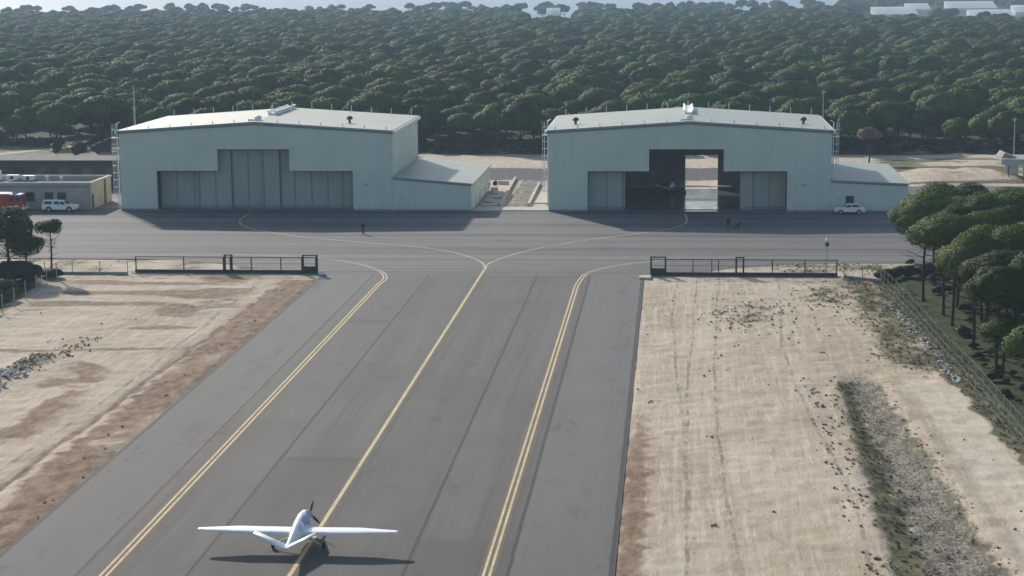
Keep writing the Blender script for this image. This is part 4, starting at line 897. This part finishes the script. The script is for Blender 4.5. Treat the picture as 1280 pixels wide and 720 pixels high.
# the rest of the forest reads as one mass
far = np.array([(x, y, -.05) for x, y in spots if (x, y) not in near])
lib = bpy.data.collections.new('pine_kinds')
for cm, tm in protos:
    va, vb = [list(v.co) for v in cm.vertices], [list(v.co) for v in tm.vertices]; fa, fb = [list(p.vertices) for p in cm.polygons], [[i + len(va) for i in p.vertices] for p in tm.polygons]
    me_ = bpy.data.meshes.new('pine'); me_.from_pydata(va + vb, [], fa + fb); me_.materials.append(M_leaf); me_.materials.append(M_bark)
    mi = np.zeros(len(me_.polygons), np.int32); mi[len(fa):] = 1; me_.polygons.foreach_set('material_index', mi); me_.update()
    bend_normals(me_, np.vstack([NRM[cm['key']], np.zeros((len(vb), 3))]))
    lib.objects.link(bpy.data.objects.new('pine', me_))
def scatter(name, pts, lib_, smin, smax, seed, tilt=0.):
    me_ = bpy.data.meshes.new(name); me_.vertices.add(len(pts)); me_.vertices.foreach_set('co', np.asarray(pts, np.float32).ravel()); me_.update()
    o = bpy.data.objects.new(name, me_); C.objects.link(o); tag(o, kind='stuff')
    ng = bpy.data.node_groups.new(name + '_scatter', 'GeometryNodeTree'); ng.interface.new_socket('Geometry', in_out='INPUT', socket_type='NodeSocketGeometry'); ng.interface.new_socket('Geometry', in_out='OUTPUT', socket_type='NodeSocketGeometry')
    N = ng.nodes.new; gi, go = N('NodeGroupInput'), N('NodeGroupOutput'); mp = N('GeometryNodeMeshToPoints'); ip = N('GeometryNodeInstanceOnPoints'); ci = N('GeometryNodeCollectionInfo')
    ci.inputs['Collection'].default_value = lib_; ci.inputs['Separate Children'].default_value = True; ci.inputs['Reset Children'].default_value = True
    ip.inputs['Pick Instance'].default_value = True
    rv = N('FunctionNodeRandomValue'); rv.data_type = 'FLOAT_VECTOR'; rv.inputs['Min'].default_value = (-tilt, -tilt, 0); rv.inputs['Max'].default_value = (tilt, tilt, 6.283); rv.inputs['Seed'].default_value = seed
    rs = N('FunctionNodeRandomValue'); rs.data_type = 'FLOAT'; rs.inputs[2].default_value = smin; rs.inputs[3].default_value = smax; rs.inputs['Seed'].default_value = seed + 1
    l = ng.links.new; l(gi.outputs[0], mp.inputs['Mesh']); l(mp.outputs[0], ip.inputs['Points']); l(ci.outputs[0], ip.inputs['Instance']); l(rv.outputs[0], ip.inputs['Rotation']); l(rs.outputs[1], ip.inputs['Scale']); l(ip.outputs[0], go.inputs[0])
    md = o.modifiers.new('scatter', 'NODES'); md.node_group = ng
    return o
fo = scatter('pine_forest', far, lib, .62, 1.28, 5); fo['label'] = 'dense pine forest stretching back to the hazy horizon'

# grove on the right, taller trees with bare trunks
gk = []
for i, (Rr, z0, H, fl) in enumerate(((3.9, 6.6, 4.0, 9.6), (3.3, 6.2, 4.2, 9.2), (4.4, 7.0, 3.8, 10.0), (3.6, 5.8, 4.6, 9.0))):
    gk.append((crown_mesh('grove_crown', 50 + i, Rr, z0, H, 13000, .12, M_leafn, 16, .46, .6), trunk_mesh('grove_trunk', 40 + i, z0, Rr, .15, .05, 7, full=fl, twigs=34)))
grove = [(27.3, 208.9, 1.02, 'stone pine at the front left corner of the right grove, crown reaching over the apron'),
         (28.0, 200.5, 1.0, None), (28.4, 194.2, 1.02, None), (28.6, 182.5, 1.0, None), (30.6, 188.5, .95, None), (30.2, 204.8, 1.04, None), (30.6, 176.5, .93, None), (31.5, 197, 1.0, None), (34, 210, 1.0, None), (28.9, 170.5, .92, 'bare-trunked stone pine standing nearest the camera in the middle of the right grove')]
for x, y in ((31, 213), (34.5, 220), (30.0, 222), (38.5, 216), (36, 207), (33, 201), (41, 208), (44, 217), (39.5, 199), (35.0, 191), (32.5, 184), (40, 189), (45, 201), (36.5, 180), (33.0, 173), (42, 178), (48, 210), (38.0, 170), (46, 190), (50, 220), (40, 226), (46, 228), (35, 230), (52, 229), (57, 224)): grove.append((x, y, rg.uniform(.9, 1.06), None))
for i, (x, y, s_, lb) in enumerate(grove): pine(gk[i % 4], x, y, s_, rg.uniform(0, 6.28), lb or 'green-topped stone pine with a bare dark trunk in the grove behind the fence', 'pines of the right grove')
# small pines at the left
lk = [(crown_mesh('small_crown', 70, 3.0, 3.0, 3.4, 3200, .15, M_leafn, 13, .42), trunk_mesh('small_trunk', 71, 3.0, 3.0, .15, .06, 7, full=5.2, twigs=30)), (crown_mesh('slim_crown', 72, 1.9, 4.6, 2.3, 1500, .13, M_leafn, 9, .40), trunk_mesh('slim_trunk', 75, 4.6, 1.9, .12, .03, 5, full=6.0, twigs=14))]
pine(lk[1], -74.3, 222.2, 1.0, 1.2, 'slim leaning pine with a small crown at the left end of the fence', None)
pine(lk[0], -79.4, 222.3, 1.2, .4, 'forked pine with a broad crown left of the slim one', None)
pine(lk[0], -82.8, 221, 1.25, 2.6, 'broad dark pine cut by the left edge of the view', None)
pine(lk[0], -76.8, 220.6, .82, 3.9, 'lowest bushy pine between the forked pine and the slim one at the left', None)
for x, y, s_, lb in ((29.6, 171, .58, 'short bushy pine low behind the fence at the right edge'), (30.4, 163, .62, 'second short bushy pine at the right edge, nearer the camera')):
    pine(lk[0], x, y, s_ * 1.35, rg.uniform(0, 6), lb, None)
# brown pine before the forest, plus single trees of the lawn
bk = (crown_mesh('brown_crown', 80, 2.4, 3.6, 3.2, 1700, .30, M_brown, 9), trunk_mesh('brown_trunk', 81, 3.8, 2.4, .16, .02, 5, full=5.6))
pine(bk, 36.3, 360.5, 1.0, .5, 'dead brown pine standing alone before the forest', None)
bk2 = (crown_mesh('brown_crown', 83, 3.6, 4.2, 4.0, 1500, .40, M_brown, 9), protos[0][1])
pine(bk2, 2.5, 388, 1.1, .5, 'brownish pine showing behind the ridge of the right hangar', None, z=-.05)
def shrub(label, x, y, Rr, H, seed, group=None, cone=False, nl=900, z=None):
    t_ = thing('shrub', label, 'shrub', (x, y, height(x, y) if z is None else z), 0, group); me_ = crown_mesh('shrub_crown', seed, Rr, .05, H, nl, .20 if Rr < 2 else .26, M_shrub, 8)
    if cone:
        co = np.zeros(len(me_.vertices) * 3); me_.vertices.foreach_get('co', co); co = co.reshape(-1, 3); k = np.clip(1.15 - co[:, 2] / H * .95, .08, 1.15); co[:, :2] *= k[:, None]; me_.vertices.foreach_set('co', co.ravel()); me_.update()
    c_ = bpy.data.objects.new('foliage', me_); C.objects.link(c_); c_.parent = t_
    q = MB(); q.tube([(0, 0, -.2), (0, 0, H * .5)], .06, 6); q.build('stem', M_stem, t_)
    return t_
shrub('pointed dark conifer on the lawn behind the long dark building', -122, 372, 1.7, 4.4, 90, cone=True)
shrub('round dark shrub on the lawn, left of a pair by the left hangar', -117.6, 372, 1.9, 2.6, 91)
shrub('round dark shrub on the lawn, right of a pair by the left hangar', -113.6, 373, 2.1, 3.0, 92)
for i, (x, y, r_, h_, lb) in enumerate(((-76.5, 216, 3.0, 2.6, 'largest dark bush under the forked pine at the left'), (-75.0, 206, 2.4, 1.9, 'dark bush behind the left wire fence, in the middle of the row'), (-74.0, 197, 2.2, 1.6, 'low dark bush at the left edge, nearest the camera'), (-80, 210, 3.0, 2.6, 'dark bush cut by the left edge behind the fence'), (-73.6, 221.0, 1.3, 1.0, 'small bush at the foot of the slim leaning pine'),
    (24.8, 223.5, 1.7, 1.1, 'bare grey bush between the right gate fence and the grove'), (27.2, 225.5, 1.9, 1.3, 'dark bush on the strip left of the grove'), (29.8, 227, 1.8, 1.2, 'dark bush under the grove next to the apron'))):
    shrub(lb, x, y, r_, h_, 100 + i, nl=1500)
me_ = crown_mesh('pot_leaves', 130, .5, .5, 1.2, 200, .12, M_shrub, 4); c_ = bpy.data.objects.new('foliage', me_); C.objects.link(c_); c_.parent = [o for o in C.objects if o.name.startswith('potted_shrub')][0]

# ================================================================== GROUND COVER
tl = bpy.data.collections.new('tuft_kinds')
for k in range(4):
    rr = np.random.default_rng(200 + k); n_ = 60; a_ = rr.random(n_) * 6.283; el_ = rr.uniform(.3, 1.3, n_); r0 = rr.random((n_, 1)) * .16; V = []; Q = []
    for i in range(n_):
        b0 = np.array([math.cos(a_[i]) * r0[i, 0], math.sin(a_[i]) * r0[i, 0], 0]); d = np.array([math.cos(a_[i]) * math.cos(el_[i]), math.sin(a_[i]) * math.cos(el_[i]), math.sin(el_[i])]); s_ = np.array([-math.sin(a_[i]), math.cos(a_[i]), 0]) * .05; L_ = rr.uniform(.18, .42)
        V += [b0 - s_, b0 + s_, b0 + d * L_ + s_ * .4, b0 + d * L_ - s_ * .4]; Q.append(tuple(range(4 * i, 4 * i + 4)))
    me_ = bpy.data.meshes.new('tuft'); me_.from_pydata(np.array(V).tolist(), [], Q); me_.materials.append(M_tuft); tl.objects.link(bpy.data.objects.new('tuft', me_))
pts = []
def cand(n_, x0, x1, y0, y1): return np.stack([rg.uniform(x0, x1, n_), rg.uniform(y0, y1, n_)], 1)
def pick(arr, x, y): i = np.clip(np.searchsorted(xs, x) - 1, 0, nx_ - 2); j = np.clip(np.searchsorted(ys, y) - 1, 0, ny_ - 2); return arr[i, j]
cd = np.vstack([cand(34000, -3, 27, 100, 236), cand(9000, -72, -42, 120, 236)]); v_ = pick(veg, cd[:, 0], cd[:, 1]); u = rg.random(len(cd))
clump = VN2.fbm(cd[:, 0] * .35, cd[:, 1] * .35)
keep = (u < np.clip(v_, 0, 1) * .45) | ((clump > .66) & (u < .025)) | ((np.abs(cd[:, 0] - 12.6) < 1.4) & (cd[:, 1] < 168) & (u < .20) & (clump > .42))
for x, y in cd[keep]:
    if -42 < x < -3: continue
    if (y > 229 and (x < 12 and x > -64)): continue
    pts.append((x, y, height(x, y)))
for _ in range(260):
    yy = rg.uniform(150, 184); xx = -60.3 + (yy - 165) * .145 + rg.normal() * 1.1; pts.append((xx, yy, height(xx, yy)))
for x, y in cand(900, -46, -42, 112, 222): pts.append((x, y, height(x, y))) if rg.random() < .03 else None
tuf = scatter('weed_tufts', pts, tl, .12, .48, 9, .2); tuf['label'] = 'dry weeds dotted over the bare ground'
gl_ = bpy.data.collections.new('understory_kinds')
for k in range(3): gl_.objects.link(bpy.data.objects.new('understory', crown_mesh('understory', 140 + k, .8, .0, .8, 260, .16, M_shrub, 5)))
pts = [(x, y, height(x, y)) for x, y in np.vstack([cand(500, 28, 60, 140, 238), cand(90, -90, -74, 180, 222)])]
us = scatter('undergrowth', pts, gl_, .4, 1.1, 12); us['label'] = 'low scrub covering the floor of the groves'
pts = [(x, y, -.05) for x, y in cand(900, -170, 95, 379, 400) if y > front(x)]
us2 = scatter('forest_scrub', pts, gl_, .8, 2.2, 15); us2['label'] = 'dark scrub along the foot of the forest edge'
def stone_lib(nm, mat):
    lb_ = bpy.data.collections.new(nm)
    for k in range(4):
        rr = np.random.default_rng(300 + k); iv, jf = ico(1); v = iv * np.array([1, .75, .55]) * (.75 + .5 * rr.random((len(iv), 1))); me_ = bpy.data.meshes.new('stone'); me_.from_pydata(v.tolist(), [], jf); me_.materials.append(mat); lb_.objects.link(bpy.data.objects.new('stone', me_))
    return lb_
sg, sw = stone_lib('grey_stone_kinds', M_stone), stone_lib('white_stone_kinds', M_stonew)
cd = cand(26000, 12.5, 22, 100, 172); v_ = pick(grav, cd[:, 0], cd[:, 1]) * (pick(veg, cd[:, 0], cd[:, 1]) < .5); keep = rg.random(len(cd)) < v_ * .42
pts = [(x, y, height(x, y)) for x, y in cd[keep]]
st_ = scatter('ditch_rubble', pts, sg, .03, .12, 21, .6); st_['label'] = 'grey rubble filling the ditch beside the dirt track'
pts = [(x, y, height(x, y) + .05) for x, y in ((25.0 - i * 0 + (185 - yy) * .035 - .75 + rg.normal() * .30, yy) for i, yy in enumerate(rg.uniform(166, 205, 190)))]
st_ = scatter('white_rubble', pts, sw, .08, .28, 24, .6); st_['label'] = 'white stones heaped along the foot of the right fence'
pts = []
for _ in range(170):
    yy = rg.uniform(150, 176); xx = -60.5 + (yy - 165) * .145 + rg.normal() * .9
    pts.append((xx, yy, height(xx, yy) + .05))
st_ = scatter('rock_heap', pts, sg, .08, .34, 27, .6); st_['label'] = 'grey rocks and debris heaped on the left verge'
pts = [( -60.8 + rg.normal() * 1.0, rg.uniform(156, 167), .25) for _ in range(120)]
st_ = scatter('white_rock_heap', pts, sw, .12, .42, 28, .6); st_['label'] = 'white rocks on the heap at the left edge'

# ================================================================== PEOPLE AND CART
def person(label, loc, rz, seed):
    me_ = bpy.data.meshes.new('person'); V = [(0, 0, .95), (0, 0, 1.12), (0, .0, 1.30), (0, 0, 1.44), (0, .01, 1.53), (0, .02, 1.62), (0, .01, 1.72)]; Rd = [(.165, .12), (.155, .11), (.175, .12), (.10, .09), (.055, .055), (.078, .09), (.06, .07)]
    E_ = [(i, i + 1) for i in range(6)]
    for s_ in (-1, 1):
        o = len(V); V += [(s_ * .10, 0, .86), (s_ * .11, .03, .48), (s_ * .12, -.02, .09), (s_ * .13, .10, .04)]; Rd += [(.10, .10), (.068, .068), (.05, .05), (.045, .035)]; E_ += [(0, o), (o, o + 1), (o + 1, o + 2), (o + 2, o + 3)]
        o = len(V); V += [(s_ * .20, 0, 1.40), (s_ * .25, -.02, 1.12), (s_ * .24, .07, .88), (s_ * .235, .10, .80)]; Rd += [(.068, .068), (.05, .05), (.04, .04), (.038, .03)]; E_ += [(3, o), (o, o + 1), (o + 1, o + 2), (o + 2, o + 3)]
        for k in range(5):
            f0 = len(V); zt = .80; V += [(s_ * (.235 - (.02 if k == 0 else 0)), .07 + .018 * k + (.03 if k == 0 else 0), zt - .03), (s_ * (.228 - (.025 if k == 0 else 0)), .075 + .018 * k + (.035 if k == 0 else 0), zt - .075 - (.015 if k in (2, 3) else 0))]; Rd += [(.010, .010), (.008, .008)]; E_ += [(o + 3, f0), (f0, f0 + 1)]
    me_.from_pydata(V, E_, []); o = bpy.data.objects.new('person', me_); C.objects.link(o)
    md = o.modifiers.new('skin', 'SKIN'); ly = me_.skin_vertices[0] if me_.skin_vertices else None
    if ly is None:
        bm = bmesh.new(); bm.from_mesh(me_); bm.verts.layers.skin.verify(); bm.to_mesh(me_); bm.free(); ly = me_.skin_vertices[0]
    for i, r_ in enumerate(Rd): ly.data[i].radius = r_; ly.data[i].use_root = (i == 0)
    sb_ = o.modifiers.new('sub', 'SUBSURF'); sb_.levels = sb_.render_levels = 1
    dg = bpy.context.evaluated_depsgraph_get(); me2 = bpy.data.meshes.new_from_object(o.evaluated_get(dg)); o.modifiers.clear(); o.data = me2
    me2.materials.clear()
    for mm in (M_cloth, M_skin, M_rubber): me2.materials.append(mm)
    for p_ in me2.polygons:
        c_ = p_.center; p_.material_index = 1 if c_.z > 1.50 or (c_.z < .84 and abs(c_.x) > .19) else 2 if c_.z < .10 else 0; p_.use_smooth = True
    o.location = loc; o.rotation_euler = (0, 0, rz); tag(o, label, 'person'); o.scale = (1.22, 1.2, 1.02)
    q = MB(); q.lathe([(.088, 1.62), (.10, 1.68), (.085, 1.76), (.04, 1.80), (.01, 1.81)], 0, -.012, 14); q.build('hair', M_hair, o, smooth=True)
    q = MB(); q.tube([(0, .10, 1.645), (0, .125, 1.615), (0, .10, 1.605)], [.012, .018, .012], 6); q.build('nose', M_skin, o)
    return o
person('person in dark clothes standing alone on the apron before the left hangar', (*g(454, 292.6), 0), 2.6, 1)
person('person in dark clothes standing on the apron before the open hangar doors', (*g(910.5, 286), 0), 2.9, 2)
cx, cy = g(921, 285.8)
t_ = thing('hand_cart', 'low dark hand cart with an upright handle beside the person at the right hangar', 'cart', (cx, cy, 0))
q = MB(); q.box(-.55, .45, -.35, .35, .22, .30); q.build('deck', M_dark, t_); q = MB(); q.prism([(-.2, .305), (.42, .305), (.42, .85), (.2, .85)], 'y', -.28, .28); q.build('load', M_black, t_)
q = MB(); q.tube([(.43, -.3, .3), (.52, -.3, 1.35), (.52, .3, 1.35), (.43, .3, .3)], .03, 6); q.build('handle', M_dark, t_)
for x in (-.4, .3):
    for y in (-.36, .36): q = MB(); q.lathe([(.05, y - .03), (.11, y - .03), (.11, y + .03), (.05, y + .03)], x, .11, 12, 'y'); q.build('wheel', M_rubber, t_)

# ================================================================== HAZE
q = MB(); q.box(-GX - 10, GX + 10, GY0 - 10, GY1 + 10, -2.2, 38); hz = q.build('haze', []) if False else None
me_ = bpy.data.meshes.new('haze'); me_.from_pydata(q.v, [], q.f); hz = bpy.data.objects.new('haze', me_); C.objects.link(hz); tag(hz, kind='stuff')
hm = bpy.data.materials.new('haze_air'); hm.use_nodes = True; hm.node_tree.nodes.clear()
ho = hm.node_tree.nodes.new('ShaderNodeOutputMaterial'); hv = hm.node_tree.nodes.new('ShaderNodeVolumePrincipled'); hm.node_tree.links.new(hv.outputs[0], ho.inputs['Volume'])
hv.inputs['Color'].default_value = (.54, .76, 1.0, 1); hv.inputs['Density'].default_value = HAZE_D; hv.inputs['Anisotropy'].default_value = .2
me_.materials.append(hm); hz.display_type = 'WIRE'
